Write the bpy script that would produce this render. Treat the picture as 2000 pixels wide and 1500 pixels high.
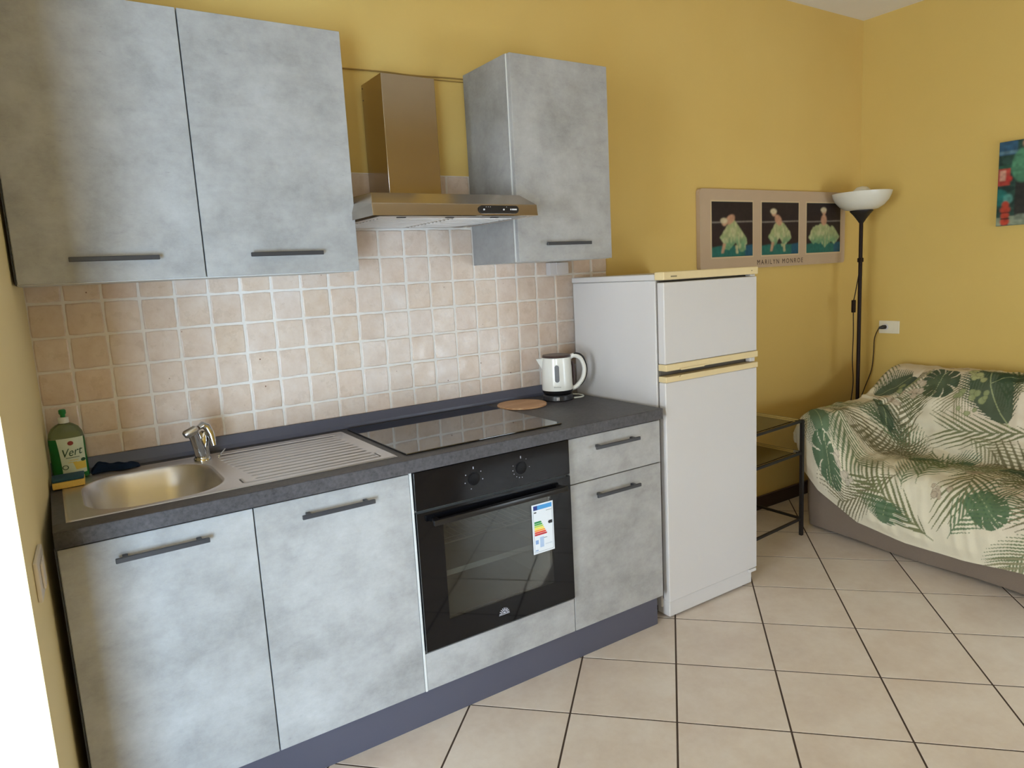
import bpy, bmesh, math, random
import numpy as np
from mathutils import Vector, Matrix
R = math.radians
random.seed(7)
rng = np.random.RandomState(11)
S = bpy.context.scene
COL = S.collection
for o in list(bpy.data.objects):
    bpy.data.objects.remove(o)

# ---------------------------------------------------------------- camera
cam_d = bpy.data.cameras.new('camera')
cam = bpy.data.objects.new('camera', cam_d)
COL.objects.link(cam)
yaw, pitch, roll = 0.5787, -0.1535, -0.0539
f_ = Vector((math.sin(yaw) * math.cos(pitch), math.cos(yaw) * math.cos(pitch), math.sin(pitch)))
r_ = Vector((math.cos(yaw), -math.sin(yaw), 0))
u_ = r_.cross(f_)
r2 = r_ * math.cos(roll) + u_ * math.sin(roll)
u2 = -r_ * math.sin(roll) + u_ * math.cos(roll)
m = Matrix((r2, u2, -f_)).transposed().to_4x4()
m.translation = (0.602, -2.4803, 1.3955)
cam.matrix_world = m
cam_d.sensor_fit = 'HORIZONTAL'
cam_d.sensor_width = 36.0
cam_d.lens = 1377.34 / 2000 * 36
cam_d.clip_start = 0.02
S.camera = cam

# ---------------------------------------------------------------- world, lights, exposure
W = bpy.data.worlds.new('daylight')
S.world = W
W.use_nodes = True
W.node_tree.nodes['Background'].inputs[0].default_value = (0.62, 0.78, 1.0, 1)
W.node_tree.nodes['Background'].inputs[1].default_value = 1.2


def area(name, loc, rot, sx, sy, power, color):
    L = bpy.data.lights.new(name, 'AREA')
    L.shape = 'RECTANGLE'
    L.size, L.size_y, L.energy, L.color = sx, sy, power, color
    o = bpy.data.objects.new(name, L)
    COL.objects.link(o)
    o.location, o.rotation_euler = loc, rot
    return o


# daylight coming through the glazed door; the other two lamps are added fill
area('daylight_door', (-0.76, -3.56, 0.72), (R(90), 0, 0), 1.15, 1.35, 84, (0.56, 0.77, 1.0))
area('added_side_fill', (-2.31, -2.42, 1.20), (R(90), 0, R(-90)), 1.3, 2.0, 78, (0.88, 0.95, 1.0))  # added fill from the left, for broader ambient light
area('added_back_fill', (3.75, -3.56, 0.66), (R(90), 0, 0), 1.1, 1.0, 12, (0.82, 0.92, 1.0))  # added fill for the fridge front and the back wall

vs = S.view_settings
S.display_settings.display_device = 'sRGB'
vs.view_transform = 'Standard'
vs.look = 'None'
vs.exposure = 1.3
vs.gamma = 1.0
vs.use_curve_mapping = False


# ---------------------------------------------------------------- colour and node helpers
def lin(c):
    return tuple(((x / 255) / 12.92 if x / 255 <= 0.04045 else ((x / 255 + 0.055) / 1.055) ** 2.4) for x in c)


class NT:
    def __init__(s, name):
        s.m = bpy.data.materials.new(name)
        s.m.use_nodes = True
        s.t = s.m.node_tree
        s.n = s.t.nodes
        s.b = s.n['Principled BSDF']
        s.pos = None

    def new(s, typ, **kw):
        n = s.n.new(typ)
        for k, v in kw.items():
            setattr(n, k, v)
        return n

    def link(s, a, b):
        s.t.links.new(a, b)

    def coords(s, scale=(1, 1, 1), rand=0.0, obj=False):
        if obj:
            g = s.new('ShaderNodeTexCoord').outputs['Object']
        else:
            g = s.new('ShaderNodeNewGeometry').outputs['Position']
        mp = s.new('ShaderNodeMapping')
        mp.inputs['Scale'].default_value = scale
        s.link(g, mp.inputs[0])
        if rand:
            oi = s.new('ShaderNodeObjectInfo')
            mu = s.new('ShaderNodeMath', operation='MULTIPLY')
            mu.inputs[1].default_value = rand
            s.link(oi.outputs['Random'], mu.inputs[0])
            s.link(mu.outputs[0], mp.inputs['Location'])
        return mp.outputs[0]

    def noise(s, co, scale, detail=4, rough=0.55):
        n = s.new('ShaderNodeTexNoise')
        n.inputs['Scale'].default_value = scale
        n.inputs['Detail'].default_value = detail
        n.inputs['Roughness'].default_value = rough
        s.link(co, n.inputs['Vector'])
        return n.outputs['Fac']

    def ramp(s, fac, stops):
        r = s.new('ShaderNodeValToRGB')
        e = r.color_ramp.elements
        while len(e) < len(stops):
            e.new(0.5)
        for i, (p, c) in enumerate(stops):
            e[i].position = p
            e[i].color = (*lin(c), 1) if not isinstance(c, float) else (c, c, c, 1)
        s.link(fac, r.inputs[0])
        return r.outputs[0]

    def mix(s, a, b, fac, mode='MIX'):
        n = s.new('ShaderNodeMix', data_type='RGBA', blend_type=mode)
        for sock, v in ((n.inputs[0], fac), (n.inputs[6], a), (n.inputs[7], b)):
            if isinstance(v, (int, float)):
                sock.default_value = v
            elif isinstance(v, tuple):
                sock.default_value = (*v, 1)
            else:
                s.link(v, sock)
        return n.outputs[2]

    def bump(s, h, strength=0.2, dist=0.002):
        b = s.new('ShaderNodeBump')
        b.inputs['Strength'].default_value = strength
        b.inputs['Distance'].default_value = dist
        s.link(h, b.inputs['Height'])
        s.link(b.outputs[0], s.b.inputs['Normal'])

    def set(s, color=None, rough=None, metal=None, **kw):
        if color is not None:
            if isinstance(color, tuple):
                s.b.inputs['Base Color'].default_value = (*color, 1)
            else:
                s.link(color, s.b.inputs['Base Color'])
        if rough is not None:
            if isinstance(rough, (int, float)):
                s.b.inputs['Roughness'].default_value = rough
            else:
                s.link(rough, s.b.inputs['Roughness'])
        if metal is not None:
            s.b.inputs['Metallic'].default_value = metal
        for k, v in kw.items():
            s.b.inputs[k.replace('_', ' ')].default_value = v
        return s.m


def simple(name, rgb, rough=0.5, metal=0.0, var=0.06, scale=30, bump=0.0, **kw):
    t = NT(name)
    co = t.coords(obj=True)
    nz = t.noise(co, scale)
    c = lin(rgb)
    a = tuple(x * (1 - var) for x in c)
    b = tuple(min(1, x * (1 + var)) for x in c)
    t.set(t.mix(a, b, nz), rough, metal, **kw)
    if bump:
        t.bump(nz, bump, 0.001)
    return t.m


def m_wall(name, rgb, rgb2):
    t = NT(name)
    co = t.coords()
    big = t.noise(co, 1.3, 3)
    t.set(t.mix(lin(rgb), lin(rgb2), t.ramp(big, [(0.3, 0.0), (0.7, 1.0)])), 0.75)
    t.bump(t.noise(co, 70, 5), 0.15, 0.002)
    return t.m


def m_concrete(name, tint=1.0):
    t = NT(name)
    co = t.coords((1, 1, 1), rand=9.0)
    co2 = t.coords((0.6, 1, 2.2), rand=5.0)
    a = t.noise(co, 2.6, 8, 0.62)
    b = t.noise(co2, 14, 6, 0.7)
    c = t.noise(co, 60, 3, 0.6)
    col = t.ramp(a, [(0.30, (128, 126, 125)), (0.46, (154, 153, 152)), (0.60, (170, 169, 169)), (0.75, (188, 188, 190))])
    spots = t.ramp(b, [(0.26, (96, 94, 94)), (0.40, (150, 150, 150)), (0.62, (166, 166, 166))])
    col = t.mix(col, spots, 0.38)
    d = t.noise(t.coords((1, 1, 1.2), rand=7.0), 5.5, 9, 0.72)
    e = t.noise(t.coords((1, 1, 5), rand=4.0), 22, 6, 0.75)
    col = t.mix(col, t.mix(lin((120, 119, 118)), lin((186, 186, 186)), c), 0.13)
    col = t.mix(col, t.ramp(d, [(0.30, (112, 110, 110)), (0.47, (158, 157, 157)), (0.66, (190, 190, 191))]), 0.42)
    col = t.mix(col, lin((92, 90, 90)), t.ramp(e, [(0.26, 0.45), (0.36, 0.0)]))
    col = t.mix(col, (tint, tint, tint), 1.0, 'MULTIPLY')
    t.set(col, 0.55, Specular_IOR_Level=0.35)
    t.bump(c, 0.06, 0.0006)
    return t.m


def m_worktop():
    t = NT('worktop_slate')
    co = t.coords()
    a = t.noise(co, 7, 7, 0.65)
    b = t.noise(co, 90, 4, 0.7)
    col = t.ramp(a, [(0.3, (54, 52, 55)), (0.55, (70, 68, 71)), (0.75, (84, 81, 84))])
    col = t.mix(col, t.ramp(b, [(0.30, (38, 36, 42)), (0.46, (74, 72, 75)), (0.7, (98, 95, 98))]), 0.45)
    t.set(col, 0.45, Specular_IOR_Level=0.3)
    t.bump(b, 0.15, 0.0006)
    return t.m


def m_steel(name, rgb=(188, 184, 180), rough=0.28, brush=(2, 2, 300), strength=0.08):
    t = NT(name)
    co = t.coords(brush)
    n = t.noise(co, 3, 3)
    sm = t.noise(t.coords(), 9, 4)
    t.set(t.mix(lin(tuple(x * 0.93 for x in rgb)), lin(rgb), sm), rough, 1.0)
    t.bump(n, strength, 0.0004)
    return t.m


def m_walltile():
    t = NT('beige_wall_tile')
    oi = t.new('ShaderNodeObjectInfo').outputs['Random']
    base = t.ramp(oi, [(0.0, (202, 180, 163)), (0.25, (211, 190, 175)), (0.5, (216, 199, 188)), (0.75, (207, 184, 163)), (1.0, (214, 189, 172))])
    co = t.coords((1, 1, 1), rand=20.0)
    a = t.noise(co, 14, 6, 0.7)
    col = t.mix(base, t.ramp(a, [(0.3, (184, 156, 134)), (0.5, (208, 188, 172)), (0.7, (224, 212, 202))]), 0.42)
    # little brown pits
    v = t.new('ShaderNodeTexVoronoi')
    v.inputs['Scale'].default_value = 15
    t.link(t.coords((1, 0, 1), rand=20.0), v.inputs['Vector'])
    pit = t.ramp(v.outputs['Distance'], [(0.026, 1.0), (0.046, 0.0)])
    col = t.mix(col, lin((112, 74, 54)), pit)
    b = t.noise(co, 22, 5, 0.6)
    t.set(col, t.ramp(b, [(0.3, 0.22), (0.7, 0.42)]), Specular_IOR_Level=0.5)
    t.bump(b, 0.5, 0.002)
    return t.m


def m_floortile():
    t = NT('beige_floor_tile')
    co = t.coords((1, 1, 1), rand=12.0)
    a = t.noise(co, 5, 7, 0.62)
    b = t.noise(co, 40, 4, 0.6)
    col = t.ramp(a, [(0.3, (207, 191, 179)), (0.5, (217, 204, 193)), (0.7, (226, 216, 207))])
    col = t.mix(col, t.mix(lin((192, 168, 142)), lin((224, 212, 198)), b), 0.22)
    t.set(col, t.ramp(b, [(0.3, 0.30), (0.7, 0.40)]), Specular_IOR_Level=0.5)
    t.bump(b, 0.08, 0.001)
    return t.m


def m_fabric(name, rgb, rough=0.95):
    t = NT(name)
    co = t.coords()
    a = t.noise(co, 500, 2)
    b = t.noise(co, 5, 4)
    c = lin(rgb)
    col = t.mix(tuple(x * 0.8 for x in c), tuple(x * 1.15 for x in c), a)
    col = t.mix(col, tuple(x * 0.85 for x in c), t.ramp(b, [(0.4, 0.0), (0.8, 0.5)]))
    t.set(col, rough, Specular_IOR_Level=0.1)
    t.bump(a, 0.3, 0.001)
    return t.m


def m_painted(name, rough=0.6, spec=0.3, weave=0.0):
    t = NT(name)
    at = t.new('ShaderNodeAttribute', attribute_name='print')
    co = t.coords()
    n = t.noise(co, 400 if weave else 60, 2)
    col = t.mix(at.outputs['Color'], (0.82, 0.82, 0.82), t.ramp(n, [(0.35, 0.0), (0.75, 0.35)]), 'MULTIPLY')
    t.set(col, rough, Specular_IOR_Level=spec)
    if weave:
        t.bump(n, weave, 0.001)
    return t.m


def m_glass(name, tint, alpha, rough=0.02, ior=1.5):
    """tinted pane: mirror-like surface over a see-through body"""
    t = NT(name)
    tr = t.new('ShaderNodeBsdfTransparent')
    tr.inputs[0].default_value = (*tint, 1)
    gl = t.new('ShaderNodeBsdfGlossy')
    gl.inputs['Roughness'].default_value = rough
    gl.inputs['Color'].default_value = (1, 1, 1, 1)
    fr = t.new('ShaderNodeFresnel')
    fr.inputs[0].default_value = ior
    mx = t.new('ShaderNodeMixShader')
    t.link(fr.outputs[0], mx.inputs[0])
    t.link(tr.outputs[0], mx.inputs[1])
    t.link(gl.outputs[0], mx.inputs[2])
    out = t.n['Material Output']
    if alpha < 1:
        df = t.new('ShaderNodeBsdfDiffuse')
        df.inputs[0].default_value = (*tint, 1)
        m2 = t.new('ShaderNodeMixShader')
        m2.inputs[0].default_value = alpha
        t.link(df.outputs[0], m2.inputs[1])
        t.link(mx.outputs[0], m2.inputs[2])
        t.link(m2.outputs[0], out.inputs[0])
    else:
        t.link(mx.outputs[0], out.inputs[0])
    return t.m


def m_wood():
    t = NT('beech_board')
    w = t.new('ShaderNodeTexWave', bands_direction='Y')
    w.inputs['Scale'].default_value = 14
    w.inputs['Distortion'].default_value = 2.5
    w.inputs['Detail'].default_value = 3
    t.link(t.coords((0.15, 1, 1)), w.inputs['Vector'])
    st = t.noise(t.coords((0.4, 7, 1)), 3, 2)
    col = t.mix(t.ramp(w.outputs['Fac'], [(0.0, (186, 142, 104)), (1.0, (208, 166, 126))]), lin((170, 124, 86)), t.ramp(st, [(0.45, 0.0), (0.62, 0.5)]))
    t.set(col, 0.5)
    return t.m


M = dict(
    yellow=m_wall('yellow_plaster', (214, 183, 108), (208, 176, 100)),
    yellow_dim=m_wall('yellow_plaster_dim', (204, 174, 98), (198, 168, 92)),  # right wall's dimmer light put into a darker copy of the yellow
    cream=m_wall('cream_plaster', (240, 222, 172), (234, 214, 162)),
    ceiling=m_wall('ceiling_paint', (232, 228, 222), (226, 221, 214)),
    concrete=m_concrete('concrete_laminate'),
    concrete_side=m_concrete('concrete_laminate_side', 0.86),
    carcass=simple('white_carcass', (212, 212, 210), 0.5, var=0.02),
    edge=simple('pale_edge_band', (200, 200, 200), 0.45, var=0.03),
    darkedge=simple('dark_cabinet_side', (42, 44, 48), 0.6),
    worktop=m_worktop(),
    upstand=simple('grey_upstand', (84, 85, 100), 0.35, var=0.05),
    plinth=simple('slate_blue_plinth', (78, 78, 92), 0.4, var=0.04, scale=4),
    handle=simple('anthracite_handle', (52, 53, 58), 0.4, var=0.05),
    steel=m_steel('brushed_steel', rough=0.30),
    sink=m_steel('sink_steel', (222, 220, 221), 0.36, (300, 2, 2), 0.05),
    chrome=m_steel('chrome', (205, 205, 205), 0.08, (1, 1, 1), 0.0),
    hoodsteel=m_steel('hood_steel', (190, 178, 164), 0.20, (1, 1, 260), 0.05),
    walltile=m_walltile(),
    grout=simple('pale_grout', (222, 214, 206), 0.85, var=0.1, scale=60, bump=0.4),
    floortile=m_floortile(),
    floorgrout=simple('brown_grout', (70, 54, 44), 0.9, var=0.15, scale=50),
    blackglass=simple('black_glass', (12, 12, 15), 0.05, var=0.02, Specular_IOR_Level=0.32),
    hobglass=simple('hob_glass', (12, 12, 13), 0.035, var=0.02, Specular_IOR_Level=1.0, IOR=1.75),
    blackplastic=simple('black_plastic', (20, 19, 21), 0.3, var=0.05),
    knob=simple('knob_black', (12, 12, 16), 0.5, var=0.02, Specular_IOR_Level=0.2),
    brownplastic=simple('smoky_brown_plastic', (62, 44, 42), 0.3, var=0.05),
    ovenglass=m_glass('oven_window_glass', (0.62, 0.63, 0.61), 1.0, 0.02),
    enamel=simple('grey_enamel', (176, 176, 170), 0.4),
    wire=simple('rack_wire', (200, 196, 186), 0.3, 0.8),
    white=simple('white_fridge_enamel', (200, 197, 197), 0.42, var=0.015, scale=3),
    yellowed=simple('yellowed_plastic', (214, 194, 150), 0.45, var=0.05, scale=6),
    gap=simple('door_gap_grey', (86, 80, 72), 0.6),  # brownish grey for the strip behind the fridge doors
    kettle=simple('white_gloss_plastic', (226, 224, 218), 0.18, var=0.01),
    kwindow=simple('grey_water_window', (104, 104, 106), 0.5, var=0.25, scale=50),
    dkgrey=simple('dark_grey_plastic', (44, 44, 48), 0.3),
    wood=m_wood(),
    boxwhite=simple('white_box_plastic', (206, 200, 200), 0.5, var=0.03),
    plate=simple('ivory_plate', (216, 208, 186), 0.45, var=0.02),
    switch=simple('white_switch', (212, 202, 190), 0.4, var=0.03),
    cable=simple('tan_cable', (150, 118, 60), 0.7),
    black=simple('black_paint', (24, 20, 20), 0.45),
    pole=simple('dark_lamp_metal', (34, 22, 18), 0.5, Specular_IOR_Level=0.15),
    opal=simple('opal_glass', (226, 222, 210), 0.25, var=0.02, Transmission_Weight=0.15),
    tableframe=simple('black_table_metal', (30, 26, 27), 0.45),
    tableglass=m_glass('clear_table_glass', (0.93, 0.95, 0.93), 1.0, 0.02),
    skirting=simple('dark_brown_skirting', (58, 40, 42), 0.4, var=0.1),
    sofabase=m_fabric('taupe_sofa_fabric', (126, 112, 100)),
    cover=m_painted('leaf_print_cotton', 0.95, 0.1, 0.25),
    print_=m_painted('photo_print', 0.55, 0.3),
    board=simple('taupe_board', (182, 158, 132), 0.7, var=0.04, scale=12),
    boardedge=simple('pale_mount', (196, 174, 140), 0.7, var=0.03),
    ink=simple('dark_ink', (58, 40, 30), 0.6),
    grey_ink=simple('grey_ink', (130, 118, 90), 0.6),
    white_ink=simple('white_ink', (210, 210, 214), 0.5),
    dial_ink=simple('dial_ink', (150, 150, 160), 0.5),
    red_ink=simple('red_ink', (130, 40, 34), 0.5),
    green_ink=simple('dark_green_ink', (30, 74, 50), 0.5),
    bottle=simple('green_soap', (40, 128, 62), 0.15, var=0.1, Transmission_Weight=0.35, IOR=1.35),
    bottleclear=simple('pale_clear_plastic', (150, 160, 120), 0.1, var=0.06, Transmission_Weight=0.6, IOR=1.3),
    greencap=simple('green_cap', (22, 122, 60), 0.3),
    whitecap=simple('white_cap', (214, 216, 206), 0.35),
    label=simple('pale_label', (206, 216, 196), 0.45, var=0.03),
    lemon=simple('lemon_yellow', (224, 196, 84), 0.5),
    spy=simple('yellow_sponge', (222, 184, 92), 0.95, var=0.18, scale=300, bump=0.6),
    spb=simple('teal_scourer', (42, 78, 92), 0.95, var=0.3, scale=400, bump=0.6),
    navy=m_fabric('navy_cloth', (24, 38, 60)),
    frameglass=m_glass('window_glass', (0.97, 0.98, 0.98), 1.0, 0.01),
    whiteframe=simple('white_window_frame', (228, 226, 222), 0.4),
)


# ---------------------------------------------------------------- mesh helpers
def wpos(o):
    v = Vector((0, 0, 0))
    while o is not None:
        v += o.location
        o = o.parent
    return v


def obj(name, bm, mat, parent=None, smooth=False, **tags):
    """link one mesh object; bm is in world coordinates"""
    me = bpy.data.meshes.new(name)
    off = wpos(parent)
    if off.length:
        bmesh.ops.translate(bm, vec=-off, verts=bm.verts)
    bm.to_mesh(me)
    bm.free()
    for mm in (mat if isinstance(mat, (list, tuple)) else [mat]):
        me.materials.append(mm)
    if smooth == 'box':
        mx = max(p.area for p in me.polygons)
        for p in me.polygons:
            p.use_smooth = p.area < 0.02 * mx
    elif smooth:
        for p in me.polygons:
            p.use_smooth = True
        try:
            me.set_sharp_from_angle(angle=R(38))
        except Exception:
            pass
    o = bpy.data.objects.new(name, me)
    COL.objects.link(o)
    if parent is not None:
        o.parent = parent
    for k, v in tags.items():
        o[k] = v
    return o


def thing(name, label, cat, loc, group=None):
    o = bpy.data.objects.new(name, None)
    o.empty_display_size = 0.05
    COL.objects.link(o)
    o.location = loc
    o['label'] = label
    o['category'] = cat
    if group:
        o['group'] = group
    return o


def add_box(bm, x0, x1, y0, y1, z0, z1, bev=0.0, seg=1):
    x0, x1 = min(x0, x1), max(x0, x1)
    y0, y1 = min(y0, y1), max(y0, y1)
    z0, z1 = min(z0, z1), max(z0, z1)
    vs_ = [bm.verts.new((x, y, z)) for x in (x0, x1) for y in (y0, y1) for z in (z0, z1)]
    fs = []
    for idx in ((0, 1, 3, 2), (4, 6, 7, 5), (0, 4, 5, 1), (2, 3, 7, 6), (0, 2, 6, 4), (1, 5, 7, 3)):
        fs.append(bm.faces.new([vs_[i] for i in idx]))
    if bev > 0:
        es = set()
        for f in fs:
            es.update(f.edges)
        bmesh.ops.bevel(bm, geom=list(es), offset=bev, segments=seg, profile=0.5, affect='EDGES', clamp_overlap=True)
    return vs_


def box(name, dims, mat, parent=None, bev=0.0015, seg=2, **t):
    bm = bmesh.new()
    add_box(bm, *dims, bev=bev, seg=seg)
    return obj(name, bm, mat, parent, smooth='box' if bev > 0 else False, **t)


def add_tube(bm, pts, rad, n=10, cap=True):
    pts = [Vector(p) for p in pts]
    rads = rad if isinstance(rad, (list, tuple)) else [rad] * len(pts)
    rings = []
    prev = None
    for i, p in enumerate(pts):
        if i == 0:
            d = pts[1] - p
        elif i == len(pts) - 1:
            d = p - pts[i - 1]
        else:
            d = (pts[i + 1] - p).normalized() + (p - pts[i - 1]).normalized()
        d = d.normalized() if d.length > 1e-9 else Vector((0, 0, 1))
        if prev is None:
            a = Vector((0, 0, 1)) if abs(d.z) < 0.9 else Vector((1, 0, 0))
            x = d.cross(a).normalized()
        else:
            x = (prev - d * prev.dot(d)).normalized()
        prev = x
        y = d.cross(x)
        rings.append([bm.verts.new(p + (x * math.cos(2 * math.pi * k / n) + y * math.sin(2 * math.pi * k / n)) * rads[i]) for k in range(n)])
    for a, b in zip(rings, rings[1:]):
        for k in range(n):
            bm.faces.new((a[k], a[(k + 1) % n], b[(k + 1) % n], b[k]))
    if cap:
        bm.faces.new(rings[0][::-1])
        bm.faces.new(rings[-1])
    return rings


def tube(name, pts, rad, mat, parent=None, n=10, **t):
    bm = bmesh.new()
    add_tube(bm, pts, rad, n)
    return obj(name, bm, mat, parent, smooth=True, **t)


def add_lathe(bm, prof, cx, cy, n=32, ex=1.0, ey=1.0, close=True):
    rings = []
    for r, z in prof:
        rings.append([bm.verts.new((cx + math.cos(2 * math.pi * k / n) * r * ex, cy + math.sin(2 * math.pi * k / n) * r * ey, z)) for k in range(n)])
    for a, b in zip(rings, rings[1:]):
        for k in range(n):
            bm.faces.new((a[k], a[(k + 1) % n], b[(k + 1) % n], b[k]))
    if close:
        bm.faces.new(rings[0][::-1])
        bm.faces.new(rings[-1])
    bmesh.ops.recalc_face_normals(bm, faces=bm.faces)
    return rings


def lathe(name, prof, cx, cy, mat, parent=None, n=32, ex=1, ey=1, close=True, **t):
    bm = bmesh.new()
    add_lathe(bm, prof, cx, cy, n, ex, ey, close)
    return obj(name, bm, mat, parent, smooth=True, **t)


def add_poly(bm, pts, nrm, th):
    """extruded flat polygon; pts 3D, nrm extrusion direction, th thickness"""
    nrm = Vector(nrm)
    a = [bm.verts.new(Vector(p)) for p in pts]
    b = [bm.verts.new(Vector(p) + nrm * th) for p in pts]
    bm.faces.new(a[::-1])
    bm.faces.new(b)
    k = len(a)
    for i in range(k):
        bm.faces.new((a[i], a[(i + 1) % k], b[(i + 1) % k], b[i]))
    bmesh.ops.recalc_face_normals(bm, faces=bm.faces)


def smoothpath(pts, k=6):
    pts = [np.array(p, float) for p in pts]
    P = [pts[0]] + pts + [pts[-1]]
    out = []
    for i in range(1, len(P) - 2):
        for j in range(k):
            t = j / k
            a, b, c, d = P[i - 1], P[i], P[i + 1], P[i + 2]
            out.append(tuple(0.5 * ((2 * b) + (c - a) * t + (2 * a - 5 * b + 4 * c - d) * t * t + (3 * b - a - 3 * c + d) * t ** 3)))
    out.append(tuple(pts[-1]))
    return out


def text(name, body, size, origin, right, up, mat, parent, th=0.0004, fn=None, xs=1.0, spacing=1.0, shear=0.0, **t):
    c = bpy.data.curves.new(name, 'FONT')
    c.body = body
    c.size = size
    c.align_x = 'CENTER'
    c.align_y = 'CENTER'
    c.space_character = spacing
    c.shear = shear
    c.resolution_u = 3
    o = bpy.data.objects.new(name, c)
    COL.objects.link(o)
    dg = bpy.context.evaluated_depsgraph_get()
    me = bpy.data.meshes.new_from_object(o.evaluated_get(dg))
    bpy.data.objects.remove(o)
    bm = bmesh.new()
    bm.from_mesh(me)
    bpy.data.meshes.remove(me)
    right, up, origin = Vector(right), Vector(up), Vector(origin)
    n = right.cross(up)
    for v in bm.verts:
        x, y = v.co.x * xs, v.co.y
        v.co = fn(x, y) if fn else origin + right * x + up * y + n * th
    t.setdefault('kind', 'stuff')
    return obj(name, bm, mat, parent, **t)


def grid_object(name, P, mat, parent=None, colors=None, smooth=True, close_u=False, **tags):
    """P: (nu, nv, 3) array of world positions; colors: (nu, nv, 3) linear"""
    nu, nv = P.shape[:2]
    off = np.array(wpos(parent))
    idx = np.arange(nu * nv).reshape(nu, nv)
    q = np.stack([idx[:-1, :-1], idx[1:, :-1], idx[1:, 1:], idx[:-1, 1:]], -1).reshape(-1, 4)
    me = bpy.data.meshes.new(name)
    me.vertices.add(nu * nv)
    me.vertices.foreach_set('co', (P.reshape(-1, 3) - off).astype(np.float32).ravel())
    me.loops.add(q.size)
    me.loops.foreach_set('vertex_index', q.astype(np.int32).ravel())
    me.polygons.add(len(q))
    me.polygons.foreach_set('loop_start', (np.arange(len(q)) * 4).astype(np.int32))
    me.polygons.foreach_set('use_smooth', np.full(len(q), smooth))
    me.update(calc_edges=True)
    me.validate()
    if colors is not None:
        at = me.color_attributes.new('print', 'FLOAT_COLOR', 'POINT')
        c4 = np.ones((nu * nv, 4), np.float32)
        c4[:, :3] = colors.reshape(-1, 3)
        at.data.foreach_set('color', c4.ravel())
    me.materials.append(mat)
    o = bpy.data.objects.new(name, me)
    COL.objects.link(o)
    if parent is not None:
        o.parent = parent
    for k, v in tags.items():
        o[k] = v
    return o


def LIN(c):
    c = np.asarray(c, float) / 255
    return np.where(c <= 0.04045, c / 12.92, ((c + 0.055) / 1.055) ** 2.4)


def blend(img, mask, rgb, a=1.0):
    mk = np.clip(mask, 0, 1)[..., None] * a
    img[:] = img * (1 - mk) + LIN(rgb) * mk


def vnoise(x, y, seed=0):
    """smooth value noise"""
    xi, yi = np.floor(x).astype(int), np.floor(y).astype(int)
    xf, yf = x - xi, y - yi
    xf, yf = xf * xf * (3 - 2 * xf), yf * yf * (3 - 2 * yf)

    def h(a, b):
        n = (a * 374761393 + b * 668265263 + seed * 1274126177) & 0x7fffffff
        n = ((n ^ (n >> 13)) * 1274126177) & 0x7fffffff
        return ((n ^ (n >> 16)) & 0xffff) / 65535.0
    return (h(xi, yi) * (1 - xf) + h(xi + 1, yi) * xf) * (1 - yf) + (h(xi, yi + 1) * (1 - xf) + h(xi + 1, yi + 1) * xf) * yf


# ================================================================= THE ROOM
XC, ZC, YB, XL = 4.819, 2.753, -3.45, -2.2
WX0, WY1 = 0.564, -0.935            # left wall: starts (0.564, 0), ends (0.515, -0.935)
K = dict(kind='structure')


def wl(y):
    return 0.564 + 0.0524 * y


TP, TX0, TZA = 0.1011, 0.5544, 1.3845        # wall tile pitch, column origin, row origin
ZTILE = TZA + 4 * TP
XTILE = 2.770

bm = bmesh.new()
add_box(bm, XL - .2, XC + .2, 0.006, 0.2, -0.1, ZC + .1)
wall_back = obj('wall_back', bm, M['yellow'], **K)
bm = bmesh.new()
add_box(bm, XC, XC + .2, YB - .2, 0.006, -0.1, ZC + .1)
wall_right = obj('wall_right', bm, M['yellow_dim'], **K)
bm = bmesh.new()
add_poly(bm, [(wl(0.006), 0.006, -0.1), (wl(WY1), WY1, -0.1), (XL - .2, WY1, -0.1), (XL - .2, 0.006, -0.1)], (0, 0, 1), ZC + .2)
wall_left = obj('wall_left', bm, M['cream'], **K)
bm = bmesh.new()
SY_0, SY_1, SZ_0, SZ_1 = -3.12, -1.72, 0.15, 2.25
for d in ((YB - .2, SY_0, -0.1, ZC + .1), (SY_0, SY_1, -0.1, SZ_0), (SY_0, SY_1, SZ_1, ZC + .1), (SY_1, WY1, -0.1, ZC + .1)):
    add_box(bm, XL - .2, XL, *d)
obj('wall_side', bm, M['ceiling'], **K)
# wall behind the camera with a glazed door and an added fill window
bm = bmesh.new()
DX0, DX1, DZ1 = -1.42, -0.12, 1.52
VX0, VX1, VZ0, VZ1 = 3.15, 4.35, 0.10, 1.22
for d in ((XL - .2, DX0, -0.1, ZC + .1), (DX0, DX1, DZ1, ZC + .1), (DX1, VX0, -0.1, ZC + .1), (VX0, VX1, -0.1, VZ0), (VX0, VX1, VZ1, ZC + .1), (VX1, XC + .2, -0.1, ZC + .1)):
    add_box(bm, d[0], d[1], YB - .25, YB, d[2], d[3])
obj('wall_front', bm, M['yellow'], **K)
box('ceiling', (XL - .2, XC + .2, YB - .25, 0.2, ZC, ZC + .15), M['ceiling'], bev=0, **K)


def window_frame(name, x0, x1, z0, z1, mull):
    bm = bmesh.new()
    w = 0.06
    y0, y1 = YB - .12, YB - .06
    for d in ((x0, x0 + w, z0, z1), (x1 - w, x1, z0, z1), (x0, x1, z1 - w, z1), (x0, x1, z0, z0 + w)):
        add_box(bm, d[0], d[1], y0, y1, d[2], d[3], 0.004)
    if mull:
        xm = (x0 + x1) / 2
        add_box(bm, xm - .04, xm + .04, y0, y1, z0, z1, 0.004)
    o = obj(name, bm, M['whiteframe'], **K)
    box('window_pane', (x0 + w, x1 - w, YB - .094, YB - .088, z0 + w, z1 - w), M['frameglass'], o, bev=0)
    return o


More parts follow.
